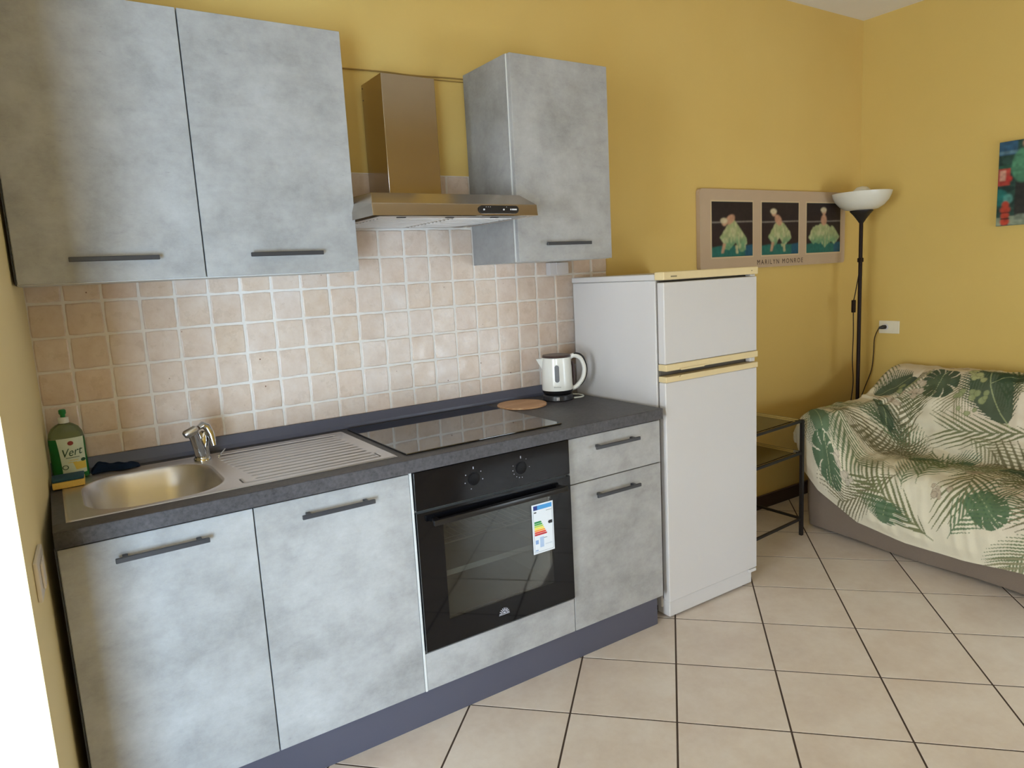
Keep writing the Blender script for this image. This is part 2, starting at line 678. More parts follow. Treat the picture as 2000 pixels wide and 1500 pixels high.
window_frame('door_1', DX0, DX1, 0.02, DZ1, False)
window_frame('added_back_window', VX0, VX1, VZ0, VZ1, False)  # unseen window added as an opening for the back fill lamp
bm = bmesh.new()
for d in ((SY_0, SY_0 + .06, SZ_0, SZ_1), (SY_1 - .06, SY_1, SZ_0, SZ_1), (SY_0, SY_1, SZ_1 - .06, SZ_1), (SY_0, SY_1, SZ_0, SZ_0 + .06), (-2.46, -2.38, SZ_0, SZ_1)):
    add_box(bm, XL - .12, XL - .06, *d, 0.004)
w1 = obj('added_side_window', bm, M['whiteframe'], **K)  # unseen window added as an opening for the side fill lamp
box('window_pane', (XL - .094, XL - .088, SY_0 + .06, SY_1 - .06, SZ_0 + .06, SZ_1 - .06), M['frameglass'], w1, bev=0)

# --- floor: a grout bed and square tiles laid diagonally
floor = box('floor', (XL - .2, XC + .2, YB - .25, 0.2, -0.12, -0.0009), M['floorgrout'], bev=0, **K)
FTH, FP, FX, FY = -0.8032, 0.3336, 2.5626, -0.1233
ca, sa = math.cos(FTH), math.sin(FTH)


def fpt(c, r):
    return FX + FP * (c * ca + r * sa), FY + FP * (c * sa - r * ca)


def clip(poly, ax, lim, keep_less):
    out = []
    for i in range(len(poly)):
        a, b = poly[i], poly[(i + 1) % len(poly)]
        ina = (a[ax] <= lim) == keep_less or a[ax] == lim
        inb = (b[ax] <= lim) == keep_less or b[ax] == lim
        if ina:
            out.append(a)
        if ina != inb:
            t = (lim - a[ax]) / (b[ax] - a[ax])
            out.append((a[0] + (b[0] - a[0]) * t, a[1] + (b[1] - a[1]) * t))
    return out


def add_tileprism(bm, poly, z0, z1, bev):
    cx = sum(p[0] for p in poly) / len(poly)
    cy = sum(p[1] for p in poly) / len(poly)

    def inset(k):
        o = []
        for x, y in poly:
            d = math.hypot(x - cx, y - cy) or 1
            s = max(0, 1 - k / d)
            o.append((cx + (x - cx) * s, cy + (y - cy) * s))
        return o
    a = [bm.verts.new((x, y, z0)) for x, y in poly]
    b = [bm.verts.new((x, y, z1 - bev)) for x, y in poly]
    c = [bm.verts.new((x, y, z1)) for x, y in inset(bev * 1.6)]
    n = len(poly)
    for i in range(n):
        j = (i + 1) % n
        bm.faces.new((a[i], a[j], b[j], b[i]))
        bm.faces.new((b[i], b[j], c[j], c[i]))
    bm.faces.new(c)


full_me = None
rest = bmesh.new()
g = 0.0031 / FP
for c in range(-22, 23):
    for r in range(-16, 26):
        quad = [fpt(c + g, r + g), fpt(c + 1 - g, r + g), fpt(c + 1 - g, r + 1 - g), fpt(c + g, r + 1 - g)]
        p = quad
        for ax, lim, less in ((0, XC, True), (0, XL, False), (1, 0.004, True), (1, YB, False)):
            p = clip(p, ax, lim, less)
            if len(p) < 3:
                break
        if len(p) < 3:
            continue
        cxm = sum(q[0] for q in p) / len(p)
        cym = sum(q[1] for q in p) / len(p)
        if cxm < 0.45 and cym > WY1 + 0.1:
            continue
        ar = 0.5 * abs(sum(p[i][0] * p[(i + 1) % len(p)][1] - p[(i + 1) % len(p)][0] * p[i][1] for i in range(len(p))))
        if ar < 2e-4:
            continue
        cx0, cy0 = fpt(c + .5, r + .5)
        near = cym > -2.55 and cxm > 0.3
        if not near:
            add_tileprism(rest, p, -0.010, 0.0, 0.0003)
            continue
        whole = len(p) == 4 and ar > (FP - 0.0063) ** 2 * 0.999
        if whole and full_me is not None:
            o = bpy.data.objects.new('floor_tile', full_me)
            COL.objects.link(o)
            o.parent = floor
            o.location = (cx0, cy0, 0)
        else:
            b_ = bmesh.new()
            add_tileprism(b_, p, -0.010, 0.0, 0.0003)
            bmesh.ops.recalc_face_normals(b_, faces=b_.faces)
            bmesh.ops.translate(b_, vec=(-cx0, -cy0, 0), verts=b_.verts)
            o = obj('floor_tile', b_, M['floortile'])
            o.parent = floor
            o.location = (cx0, cy0, 0)
            if whole:
                full_me = o.data
bmesh.ops.recalc_face_normals(rest, faces=rest.faces)
obj('floor_tiles_beyond', rest, M['floortile'], floor, kind='stuff')

# --- wall tiles on the back wall
box('tile_grout', (WX0 - .01, XTILE - .001, 0.0022, 0.008, 0.80, ZTILE - .001), M['grout'], wall_back, bev=0)


def pillow_tile(w, h, seed):
    """glazed tile with rounded wavy edges, front at y=0, centred at the origin"""
    bm = bmesh.new()
    rr = random.Random(seed)
    n = 5
    loops = []
    for inset, y in ((0.0, 0.0075), (0.0, 0.0030), (0.0016, 0.0010), (0.0045, 0.0)):
        ring = []
        rr.seed(seed)
        hw, hh = w / 2 - inset, h / 2 - inset
        for side in range(4):
            for k in range(n):
                t = -1 + 2 * k / n
                j = rr.uniform(-0.0009, 0.0009) if k else -0.0012
                x, z = ((t * hw, -hh - j), (hw + j, t * hh), (-t * hw, hh + j), (-hw - j, -t * hh))[side]
                if not k:
                    x *= 0.985
                    z *= 0.985
                ring.append(bm.verts.new((x, y, z)))
        loops.append(ring)
    for a, b in zip(loops, loops[1:]):
        m_ = len(a)
        for i in range(m_):
            bm.faces.new((a[i], a[(i + 1) % m_], b[(i + 1) % m_], b[i]))
    bm.faces.new(loops[-1])
    bmesh.ops.recalc_face_normals(bm, faces=bm.faces)
    return bm


TG = 0.0052
protos = []
for s in range(6):
    bm = pillow_tile(TP - TG, TP - TG, s)
    me = bpy.data.meshes.new('wall_tile')
    bm.to_mesh(me)
    bm.free()
    me.materials.append(M['walltile'])
    for p in me.polygons:
        p.use_smooth = len(p.vertices) == 4
    protos.append(me)
for r in range(9):
    z = TZA + (3.5 - r) * TP
    for c in range(0, 22):
        x0, x1 = TX0 + c * TP, TX0 + (c + 1) * TP
        if c == 0:
            x0 = WX0 + 0.001
        me = protos[random.randrange(6)]
        if c in (0, 21):
            b_ = pillow_tile(x1 - x0 - TG * (0.5 if c == 0 else 1) - (0.008 if c == 21 else 0), TP - TG, r + 30 + c)
            me = bpy.data.meshes.new('wall_tile')
            b_.to_mesh(me)
            b_.free()
            me.materials.append(M['walltile'])
        o = bpy.data.objects.new('wall_tile', me)
        COL.objects.link(o)
        o.parent = wall_back
        o.location = ((x0 + x1) / 2 + random.uniform(-.0007, .0007), random.uniform(0, .0006), z + random.uniform(-.0007, .0007))
        o.rotation_euler = (random.uniform(-.007, .007), random.uniform(-.006, .006), random.uniform(-.007, .007))

# --- skirting boards (dark brown)
box('baseboard_back', (3.06, XC, -0.010, 0.0055, 0.0, 0.076), M['skirting'], bev=0.002, **K)
box('baseboard_right', (XC - .012, XC, YB, -0.011, 0.0, 0.076), M['skirting'], bev=0.002, **K)

# ================================================================= BASE CABINETS
G0, G1, G2, G3, G4 = 0.5575, 0.9969, 1.4485, 2.0485, 2.4901
YD, ZB, ZT = -0.5975, 0.118, 0.8256
GAP = 0.0018


def bar_handle(parent, xa, xb, z, yface, hz=0.006, out=0.030):
    """flat bar on two short posts"""
    bm = bmesh.new()
    add_box(bm, xa, xb, yface - out, yface - out + 0.008, z - hz, z + hz, 0.0012, 1)
    for x in (xa + 0.022, xb - 0.022):
        add_box(bm, x - 0.006, x + 0.006, yface - out + 0.006, yface + 0.0005, z - 0.005, z + 0.005, 0.001, 1)
    return obj('handle', bm, M['handle'], parent)


def front(name, x0, x1, z0, z1, yf, parent, handle=None, mat=None):
    """18 mm laminated front with pale edge band"""
    bm = bmesh.new()
    add_box(bm, x0 + GAP, x1 - GAP, yf, yf + 0.018, z0 + GAP, z1 - GAP, 0.0008, 1)
    o = obj(name, bm, mat or M['concrete'], parent)
    if handle:
        bar_handle(o, handle[0], handle[1], handle[2], yf)
    return o


def carcass(parent, x0, x1, yf, yb, z0, z1, mats=('carcass',), open_front=False, shelf=True, top=True, name='carcass'):
    bm = bmesh.new()
    t = 0.016
    add_box(bm, x0, x0 + t, yf, yb, z0, z1)
    add_box(bm, x1 - t, x1, yf, yb, z0, z1)
    add_box(bm, x0 + t, x1 - t, yf, yb, z0, z0 + t)
    if top:
        add_box(bm, x0 + t, x1 - t, yf, yb, z1 - t, z1)
    add_box(bm, x0 + t, x1 - t, yb - 0.006, yb, z0 + t, z1 - t)
    if shelf:
        add_box(bm, x0 + t, x1 - t, yf + 0.05, yb - 0.006, (z0 + z1) / 2 - .008, (z0 + z1) / 2 + .008)
    return obj(name, bm, M[mats[0]], parent)


CB = -0.03
t = thing('base_cabinet', 'concrete-grey sink base cabinet with two tall doors under the steel sink', 'cabinet', ((G0 + G2) / 2, -0.3, 0.12))
carcass(t, G0, G2, -0.579, CB, 0.12, 0.830, shelf=False, top=False)
box('side_panel', (G0 - 0.0035, G0 - 0.0005, -0.5975, CB, 0.12, 0.830), M['darkedge'], t, bev=0, label='thin dark side edge facing the left wall')
front('door', G0, G1, ZB, ZT, YD, t, (0.670, 0.880, 0.776))
front('door', G1, G2, ZB, ZT, YD, t, (1.116, 1.326, 0.776))

t = thing('oven_cabinet', 'white oven housing cabinet with a concrete-grey panel below the black oven', 'cabinet', ((G2 + G3) / 2, -0.3, 0.12))
bm = bmesh.new()
for d in ((G2, G2 + .006, -0.5995, CB, 0.12, 0.830), (G3 - .006, G3, -0.579, CB, 0.12, 0.830), (G2 + .006, G3 - .006, -0.579, CB, 0.12, 0.136), (G2 + .006, G3 - .006, -0.579, CB, 0.236, 0.250)):
    add_box(bm, *d)
obj('carcass', bm, M['carcass'], t)
front('front_panel', G2, G3, ZB, 0.2445, YD, t)

t = thing('drawer_cabinet', 'concrete-grey narrow base cabinet with a drawer over a door beside the fridge', 'cabinet', ((G3 + G4) / 2, -0.3, 0.12))
carcass(t, G3 + .001, G4 - .001, -0.579, CB, 0.12, 0.830)
front('drawer', G3, G4, 0.6608, ZT, YD, t, (2.153, 2.362, 0.781))
front('door', G3, G4, ZB, 0.6608, YD, t, (2.152, 2.360, 0.605))

box('plinth', (G0, 2.470, -0.582, -0.566, 0.0, 0.1165), M['plinth'], bev=0.001, label='long slate-grey kitchen plinth board between the base units and the floor', category='plinth')

# --- worktop with a sink cut-out and upstand
WT, WB = 0.8726, 0.833
wt = thing('worktop', 'dark slate-grey laminate worktop running from the left wall to the fridge', 'worktop', (1.52, -0.3, WB))
XW0, XW1, YW0, YW1 = 0.5565, 2.486, -0.619, -0.002
HX0, HX1, HY0, HY1 = 0.612, 0.978, -0.548, -0.122
bm = bmesh.new()
X = [XW0, HX0, HX1, XW1]
Yy = [YW0, HY0, HY1, YW1]
vt = {}
for i in range(4):
    for j in range(4):
        for kz, z in enumerate((WB, WT)):
            vt[i, j, kz] = bm.verts.new((X[i], Yy[j], z))
for i in range(3):
    for j in range(3):
        if (i, j) == (1, 1):
            continue
        bm.faces.new([vt[i, j, 1], vt[i + 1, j, 1], vt[i + 1, j + 1, 1], vt[i, j + 1, 1]])
        bm.faces.new([vt[i, j, 0], vt[i, j + 1, 0], vt[i + 1, j + 1, 0], vt[i + 1, j, 0]])
for i in range(3):
    bm.faces.new([vt[i, 0, 0], vt[i + 1, 0, 0], vt[i + 1, 0, 1], vt[i, 0, 1]])
    bm.faces.new([vt[i, 3, 1], vt[i + 1, 3, 1], vt[i + 1, 3, 0], vt[i, 3, 0]])
    bm.faces.new([vt[0, i, 1], vt[0, i + 1, 1], vt[0, i + 1, 0], vt[0, i, 0]])
    bm.faces.new([vt[3, i, 0], vt[3, i + 1, 0], vt[3, i + 1, 1], vt[3, i, 1]])
bm.faces.new([vt[1, 1, 0], vt[2, 1, 0], vt[2, 1, 1], vt[1, 1, 1]][::-1])
bm.faces.new([vt[1, 2, 0], vt[2, 2, 0], vt[2, 2, 1], vt[1, 2, 1]])
bm.faces.new([vt[1, 1, 0], vt[1, 2, 0], vt[1, 2, 1], vt[1, 1, 1]])
bm.faces.new([vt[2, 1, 0], vt[2, 2, 0], vt[2, 2, 1], vt[2, 1, 1]][::-1])
bmesh.ops.recalc_face_normals(bm, faces=bm.faces)
es = [e for e in bm.edges if all(abs(v.co.y - YW0) < 1e-6 for v in e.verts) and all(abs(v.co.z - WT) < 1e-6 for v in e.verts)]
es += [e for e in bm.edges if all(abs(v.co.x - XW1) < 1e-6 for v in e.verts)]
bmesh.ops.bevel(bm, geom=es, offset=0.0025, segments=3, profile=0.5, affect='EDGES')
obj('slab', bm, M['worktop'], wt, smooth='box')
bm = bmesh.new()
prof = [(-0.001, WT + .0003), (-0.001, 0.914), (-0.006, 0.9155), (-0.012, 0.914), (-0.030, 0.886), (-0.031, WT + .0003)]
add_poly(bm, [(XW0 + .004, y, z) for y, z in prof], (1, 0, 0), 2.476 - XW0 - .004)
obj('upstand', bm, M['upstand'], wt, label='blue-grey upstand strip along the tiles')

# ================================================================= SINK
SX0, SX1, SY0, SY1 = 0.584, 1.437, -0.553, -0.074
sink = thing('sink', 'stainless steel inset sink with one bowl and a ribbed drainer on the right', 'sink', ((SX0 + SX1) / 2, (SY0 + SY1) / 2, WT))
nx, ny = 300, 180
gx = np.linspace(SX0, SX1, nx)
gy = np.linspace(SY0, SY1, ny)
GX, GY = np.meshgrid(gx, gy, indexing='ij')


def rrect(x, y, x0, x1, y0, y1, r):
    cx, cy = (x0 + x1) / 2, (y0 + y1) / 2
    dx = np.abs(x - cx) - ((x1 - x0) / 2 - r)
    dy = np.abs(y - cy) - ((y1 - y0) / 2 - r)
    return np.hypot(np.maximum(dx, 0), np.maximum(dy, 0)) + np.minimum(np.maximum(dx, dy), 0) - r


def sst(a, b, x):
    t_ = np.clip((x - a) / (b - a), 0, 1)
    return t_ * t_ * (3 - 2 * t_)


Z = np.full_like(GX, WT + 0.0022)
edge = rrect(GX, GY, SX0, SX1, SY0, SY1, 0.012)
Z += 0.0012 * sst(-0.014, -0.004, edge) - 0.0030 * sst(-0.0035, 0.0, edge)
bowl = rrect(GX, GY, 0.626, 0.966, -0.536, -0.140, 0.125)
Z += 0.0010 * np.exp(-(bowl / 0.006) ** 2)
Z -= 0.135 * sst(0.0, 0.055, -bowl) + 0.010 * sst(0.05, 0.16, -bowl)
dr = rrect(GX, GY, 0.995, 1.405, -0.520, -0.105, 0.02)
inside = sst(0.0, 0.006, -dr)
ph = (GY + 0.505) / 0.0365
ends = sst(1.000 + .0, 1.012, GX - 0.03 * sst(-.16, -.50, GY)) * sst(1.398, 1.388, GX)
groove = np.exp(-(((ph % 1) - 0.5) / 0.095) ** 2) * ends * (GY > -0.506) * (GY < -0.140)
Z -= 0.0062 * groove
Z -= 0.0055 * np.exp(-((GY + 0.118) / 0.0075) ** 2) * sst(1.0, 1.02, GX) * sst(1.40, 1.38, GX)
Z -= 0.0035 * np.exp(-((dr + 0.004) / 0.0035) ** 2) * (GY < -0.46)
P = np.stack([GX, GY, Z], -1)
allf = (nx - 1) * (ny - 1)


def sub_mesh(name, keep, mat, parent, **tags):
    idx = np.arange(nx * ny).reshape(nx, ny)
    q = np.stack([idx[:-1, :-1], idx[1:, :-1], idx[1:, 1:], idx[:-1, 1:]], -1)[keep]
    used, inv = np.unique(q, return_inverse=True)
    co = P.reshape(-1, 3)[used] - np.array(wpos(parent))
    q = inv.reshape(-1, 4)
    me = bpy.data.meshes.new(name)
    me.vertices.add(len(co))
    me.vertices.foreach_set('co', co.astype(np.float32).ravel())
    me.loops.add(q.size)
    me.loops.foreach_set('vertex_index', q.astype(np.int32).ravel())
    me.polygons.add(len(q))
    me.polygons.foreach_set('loop_start', (np.arange(len(q)) * 4).astype(np.int32))
    me.polygons.foreach_set('use_smooth', np.ones(len(q), bool))
    me.update(calc_edges=True)
    me.materials.append(mat)
    o = bpy.data.objects.new(name, me)
    COL.objects.link(o)
    o.parent = parent
    for k, v in tags.items():
        o[k] = v
    return o


cb = bowl[:-1, :-1] < 0.0
cd = (dr[:-1, :-1] < 0.0) & ~cb
sub_mesh('bowl', cb, M['sink'], sink, label='deep oval-cornered steel bowl')
sub_mesh('drainer', cd, M['sink'], sink, label='ribbed draining board')
sub_mesh('rim', ~(cb | cd), M['sink'], sink)
lathe('strainer', [(0.0, WT - .1405), (0.030, WT - .1405), (0.040, WT - .1385), (0.042, WT - .141)], 0.80, -0.335, M['chrome'], sink, n=24, close=False)

# --- mixer tap
TB = Vector((0.960, -0.140, WT + .0022))
tap = thing('tap', 'chrome single-lever mixer tap standing on the sink behind the bowl', 'tap', TB)
lathe('base_ring', [(0.026, TB.z), (0.026, TB.z + .006), (0.023, TB.z + .010)], TB.x, TB.y, M['chrome'], tap, n=24)
bm = bmesh.new()
add_tube(bm, [TB + Vector((0, 0, .006)), TB + Vector((.004, .002, .04)), TB + Vector((.014, .006, .078)), TB + Vector((.018, .007, .088))], [0.0225, 0.0205, 0.019, 0.014], 20)
obj('body', bm, M['chrome'], tap, smooth=True)
bm = bmesh.new()
add_tube(bm, [TB + Vector((-.001, -.004, .018)), TB + Vector((-.012, -.030, .052)), TB + Vector((-.024, -.066, .088)), TB + Vector((-.033, -.090, .110))], [0.0185, 0.0175, 0.0160, 0.0145], 16)
obj('spout', bm, M['chrome'], tap, smooth=True)
bm = bmesh.new()
add_tube(bm, [TB + Vector((-.056, -.096, .103)), TB + Vector((-.052, -.095, .105)), TB + Vector((-.024, -.090, .115)), TB + Vector((-.019, -.088, .116))], [0.010, 0.0130, 0.0130, 0.009], 16)
obj('aerator', bm, M['steel'], tap, smooth=True)
bm = bmesh.new()
lv = [(-.004, -.020, .106), (.008, -.012, .112), (.022, -.010, .104), (.030, -.018, .080), (.034, -.026, .045)]
add_tube(bm, [TB + Vector(p) for p in lv], [0.008, 0.0115, 0.0125, 0.0115, 0.008], 14)
obj('lever', bm, M['chrome'], tap, smooth=True)
tube('lift_rod', [TB + Vector((.045, -.010, .001)), TB + Vector((.052, -.014, .012)), TB + Vector((.070, .004, .022))], 0.0022, M['chrome'], tap, n=8)

# ================================================================= HOB, BOARD
hob = thing('hob', 'black glass ceramic hob set on the worktop above the oven', 'hob', (1.76, -0.31, WT))
bm = bmesh.new()
add_box(bm, 1.462, 2.054, -0.560, -0.060, WT + .0003, WT + .0058, 0.0015, 2)
obj('glass_top', bm, M['hobglass'], hob, smooth='box')

brd = thing('cutting_board', 'round beech chopping board lying between the hob and the kettle', 'chopping board', (2.158, -0.152, WT))
lathe('disc', [(0.098, WT + .0004), (0.100, WT + .0015), (0.100, WT + .0065), (0.0985, WT + .008)], 2.162, -0.158, M['wood'], brd, n=64)

# ================================================================= OVEN
ov = thing('oven', 'black built-in oven with a glass door and an energy label sticker', 'oven', (1.748, -0.3, 0.25))
OX0, OX1, OY = 1.457, 2.041, -0.611
box('control_panel', (OX0, OX1, OY, -0.590, 0.7085, 0.8285), M['blackglass'], ov, bev=0.0012)
# hollow body behind the door
bm = bmesh.new()
IX0, IX1, IZ0, IZ1, IY0, IY1 = 1.535, 1.962, 0.330, 0.668, -0.575, -0.150
for d in ((1.462, IX0, -0.588, -0.10, 0.256, 0.826), (IX1, 2.038, -0.588, -0.10, 0.256, 0.826), (IX0, IX1, -0.588, -0.10, 0.256, IZ0), (IX0, IX1, -0.588, -0.10, IZ1, 0.826), (IX0, IX1, IY1, -0.10, IZ0, IZ1)):
    add_box(bm, *d)
obj('cavity', bm, M['enamel'], ov, label='grey enamel oven cavity')
door = bmesh.new()
DZ0, DZ2 = 0.2545, 0.7005
wx0, wx1, wz0, wz1 = 1.543, 1.955, 0.337, 0.655
for d in ((OX0, wx0, DZ0, DZ2), (wx1, OX1, DZ0, DZ2), (wx0, wx1, DZ0, wz0), (wx0, wx1, wz1, DZ2)):
    add_box(door, d[0], d[1], OY, OY + .020, d[2], d[3])
dr_o = obj('door', door, M['blackglass'], ov)
box('window_pane', (wx0, wx1, OY + .0003, OY + .004, wz0, wz1), M['ovenglass'], dr_o, bev=0)
bm = bmesh.new()
add_box(bm, 1.497, 2.006, OY - .036, OY - .020, 0.662, 0.680, 0.003, 2)
for x in (1.515, 1.988):
    add_box(bm, x - .010, x + .010, OY - .022, OY + .0005, 0.664, 0.678, 0.002, 1)
obj('handle', bm, M['blackplastic'], dr_o, smooth=True)
# wire rack and side rails
bm = bmesh.new()
for k in range(16):
    x = IX0 + .02 + k * (IX1 - IX0 - .04) / 15
    add_tube(bm, [(x, -0.55, 0.560), (x, -0.17, 0.560)], 0.0013, 6)
for y in (-0.55, -0.36, -0.17):
    add_tube(bm, [(IX0 + .012, y, 0.560), (IX1 - .012, y, 0.560)], 0.0026, 6)
add_tube(bm, [(IX0 + .03, -0.552, 0.560), (IX0 + .03, -0.552, 0.578), (IX1 - .03, -0.552, 0.578), (IX1 - .03, -0.552, 0.560)], 0.0022, 6)
obj('wire_rack', bm, M['wire'], ov)
bm = bmesh.new()
add_box(bm, IX0 + .008, IX1 - .008, -0.55, -0.17, 0.452, 0.455)
add_box(bm, IX0 + .008, IX1 - .008, -0.552, -0.548, 0.452, 0.470)
obj('baking_tray', bm, M['enamel'], ov)
for kx in (1.661, 1.841):
    bm = bmesh.new()
    rings = []
    for rr, yy in ((0.0215, OY + .0003), (0.0215, OY - .0015), (0.0190, OY - .0020), (0.0185, OY - .0045), (0.0175, OY - .0050)):
        rings.append([bm.verts.new((kx + rr * math.cos(a * math.pi / 14), yy, 0.770 + rr * math.sin(a * math.pi / 14))) for a in range(28)])
    for a, b in zip(rings, rings[1:]):
        for k in range(28):
            bm.faces.new((a[k], b[k], b[(k + 1) % 28], a[(k + 1) % 28]))
    bm.faces.new(rings[-1])
    bmesh.ops.recalc_face_normals(bm, faces=bm.faces)
    kn = obj('knob', bm, M['knob'], ov, smooth=True)
    # printed dial marks round the knob
    bm = bmesh.new()
    marks = ((-165, .0016), (-110, .0015), (150, .0016), (35, .0016), (-12, .0017)) if kx < 1.7 else ((-150, .0013), (-125, .0013), (-105, .0015), (-172, .0014), (160, .0012), (50, .0011), (-5, .0012), (-85, .0013))
    for a, s in marks:
        a = R(a)
        add_box(bm, kx + .033 * math.cos(a) - s, kx + .033 * math.cos(a) + s, OY - .0004, OY + .0002, 0.770 + .033 * math.sin(a) - s, 0.770 + .033 * math.sin(a) + s)
    add_box(bm, kx - .0016, kx + .0016, OY - .0004, OY + .0002, 0.801, 0.809)
    obj('dial_marks', bm, M['dial_ink'], ov, kind='stuff', label='small white printed dial symbols')
# energy sticker
LX0, LX1, LZ0, LZ1 = 1.874, 1.962, 0.459, 0.632
st = box('sticker', (LX0, LX1, OY - .0008, OY + .0002, LZ0, LZ1), simple('sticker_white', (222, 228, 236), 0.4, var=0.01), dr_o, bev=0, label='white energy label sticker with coloured bars')
ys = OY - .0012


def pr(name, x0, x1, z0, z1, rgb, pts=None):
    bm = bmesh.new()
    if pts:
        add_poly(bm, [(x, ys, z) for x, z in pts], (0, 1, 0), 0.0004)
    else:
        add_box(bm, x0, x1, ys, ys + .0004, z0, z1)
    return bm


stk = {}


def stick(rgb, *dims, pts=None):
    key = rgb
    if key not in stk:
        stk[key] = bmesh.new()
    if pts:
        add_poly(stk[key], [(x, ys, z) for x, z in pts], (0, 1, 0), 0.0004)
    else:
        add_box(stk[key], dims[0], dims[1], ys, ys + .0004, dims[2], dims[3])


stick((34, 54, 128), LX0 + .006, LX0 + .022, LZ1 - .020, LZ1 - .005)
stick((70, 150, 214), LX0 + .022, LX1 - .006, LZ1 - .020, LZ1 - .005)
stick((40, 40, 44), LX0 + .008, LX0 + .018, LZ1 - .030, LZ1 - .026)
stick((120, 126, 134), LX1 - .030, LX1 - .008, LZ1 - .029, LZ1 - .0275)
bars = [(0, 128, 62), (74, 160, 72), (176, 206, 76), (240, 220, 70), (238, 160, 50), (222, 74, 44), (186, 34, 44)]
for i, c in enumerate(bars):
    zt = LZ1 - .060 - i * 0.0072
    w_ = 0.026 + i * 0.0036
    stick(c, pts=[(LX0 + .008, zt), (LX0 + .008 + w_, zt), (LX0 + .012 + w_, zt - .003), (LX0 + .008 + w_, zt - .006), (LX0 + .008, zt - .006)])
stick((30, 30, 34), pts=[(LX1 - .024, LZ1 - .071), (LX1 - .020, LZ1 - .066), (LX1 - .006, LZ1 - .066), (LX1 - .006, LZ1 - .077), (LX1 - .020, LZ1 - .077)])
stick((130, 160, 206), LX0 + .010, LX0 + .022, LZ0 + .034, LZ0 + .048)
stick((170, 192, 224), LX0 + .028, LX1 - .044, LZ0 + .020, LZ0 + .056)
stick((110, 116, 126), LX0 + .044, LX0 + .058, LZ0 + .050, LZ0 + .052)
stick((150, 170, 205), LX0 + .008, LX0 + .020, LZ0 + .010, LZ0 + .014)
stick((190, 200, 214), LX0 + .050, LX1 - .010, LZ0 + .026, LZ0 + .029)
stick((120, 128, 140), LX0 + .0045, LX0 + .0053, LZ0 + .006, LZ1 - .022)
stick((120, 128, 140), LX1 - .0053, LX1 - .0045, LZ0 + .006, LZ1 - .022)
stick((120, 128, 140), LX0 + .0045, LX1 - .0045, LZ0 + .0055, LZ0 + .0063)
for rgb, b_ in stk.items():
    obj('sticker_print', b_, simple('sticker_ink', rgb, 0.45, var=0.01), dr_o, kind='stuff')
# sunrise emblem
bm = bmesh.new()
ex_, ez_ = 1.745, 0.292
add_poly(bm, [(ex_ + .006 * math.cos(a * math.pi / 10), OY - .0004, ez_ + .006 * math.sin(a * math.pi / 10)) for a in range(11)], (0, 1, 0), .0006)
for a in range(9):
    an = R(4 + a * 21.5)
    c_, s_ = math.cos(an), math.sin(an)
    r0, r1, w_ = 0.0085, 0.0195, 0.0013
    add_poly(bm, [(ex_ + c_ * r0 - s_ * w_, OY - .0004, ez_ + s_ * r0 + c_ * w_), (ex_ + c_ * r1 - s_ * w_, OY - .0004, ez_ + s_ * r1 + c_ * w_), (ex_ + c_ * r1 + s_ * w_, OY - .0004, ez_ + s_ * r1 - c_ * w_), (ex_ + c_ * r0 + s_ * w_, OY - .0004, ez_ + s_ * r0 - c_ * w_)], (0, 1, 0), .0006)
add_box(bm, ex_ - .021, ex_ + .020, OY - .0004, OY + .0002, ez_ - .004, ez_ - .002)
obj('emblem', bm, simple('emblem_silver', (168, 168, 178), 0.4), dr_o, label='silver rising sun emblem')

# ================================================================= WALL CABINETS
YU, UZ0, UZ1 = -0.3242, 1.4334, 2.1503
UA, UB, UC = 0.5575, 1.0016, 1.4579
t = thing('wall_cabinet', 'wide concrete-grey wall cabinet with two doors at the left above the sink', 'cabinet', ((UA + UC) / 2, -0.15, UZ0))
carcass(t, UA, UC, -0.306, -0.003, UZ0, UZ1, shelf=True)
box('side_panel', (UA - 0.0035, UA - .0005, YU, -0.003, UZ0 + .001, UZ1), M['darkedge'], t, bev=0, label='thin dark side edge facing the left wall')
front('door', UA, UB, UZ0, UZ1, YU, t, (0.674, 0.884, 1.493))
front('door', UB, UC, UZ0, UZ1, YU, t, (1.123, 1.336, 1.493))
RL, RR, RZ0, RZ1 = 2.071, 2.521, 1.4394, 2.1648
t = thing('wall_cabinet', 'narrow concrete-grey wall cabinet with one door between the hood and the fridge', 'cabinet', ((RL + RR) / 2, -0.15, RZ0))
carcass(t, RL + .002, RR, -0.303, -0.003, RZ0 + .001, RZ1, shelf=True)
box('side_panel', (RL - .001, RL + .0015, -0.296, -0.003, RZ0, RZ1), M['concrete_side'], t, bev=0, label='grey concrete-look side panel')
front('door', RL, RR, RZ0, RZ1, YU, t, (2.183, 2.394, 1.502))

# ================================================================= HOOD
hood = thing('cooker_hood', 'stainless steel cooker hood with a square chimney above the hob', 'hood', (1.746, -0.24, 1.59))
bm = bmesh.new()
HXA, HXB = 1.447, 2.045
side = [(-0.490, 1.590), (-0.485, 1.626), (-0.424, 1.664), (-0.002, 1.676), (-0.002, 1.590)]
inner = [(-0.480, 1.590), (-0.480, 1.608), (-0.012, 1.608), (-0.012, 1.590)]
ins = [0, 0, 0.028, 0.028, 0]
L_ = [bm.verts.new((HXA + i, y, z)) for (y, z), i in zip(side, ins)]
R__ = [bm.verts.new((HXB - i, y, z)) for (y, z), i in zip(side, ins)]
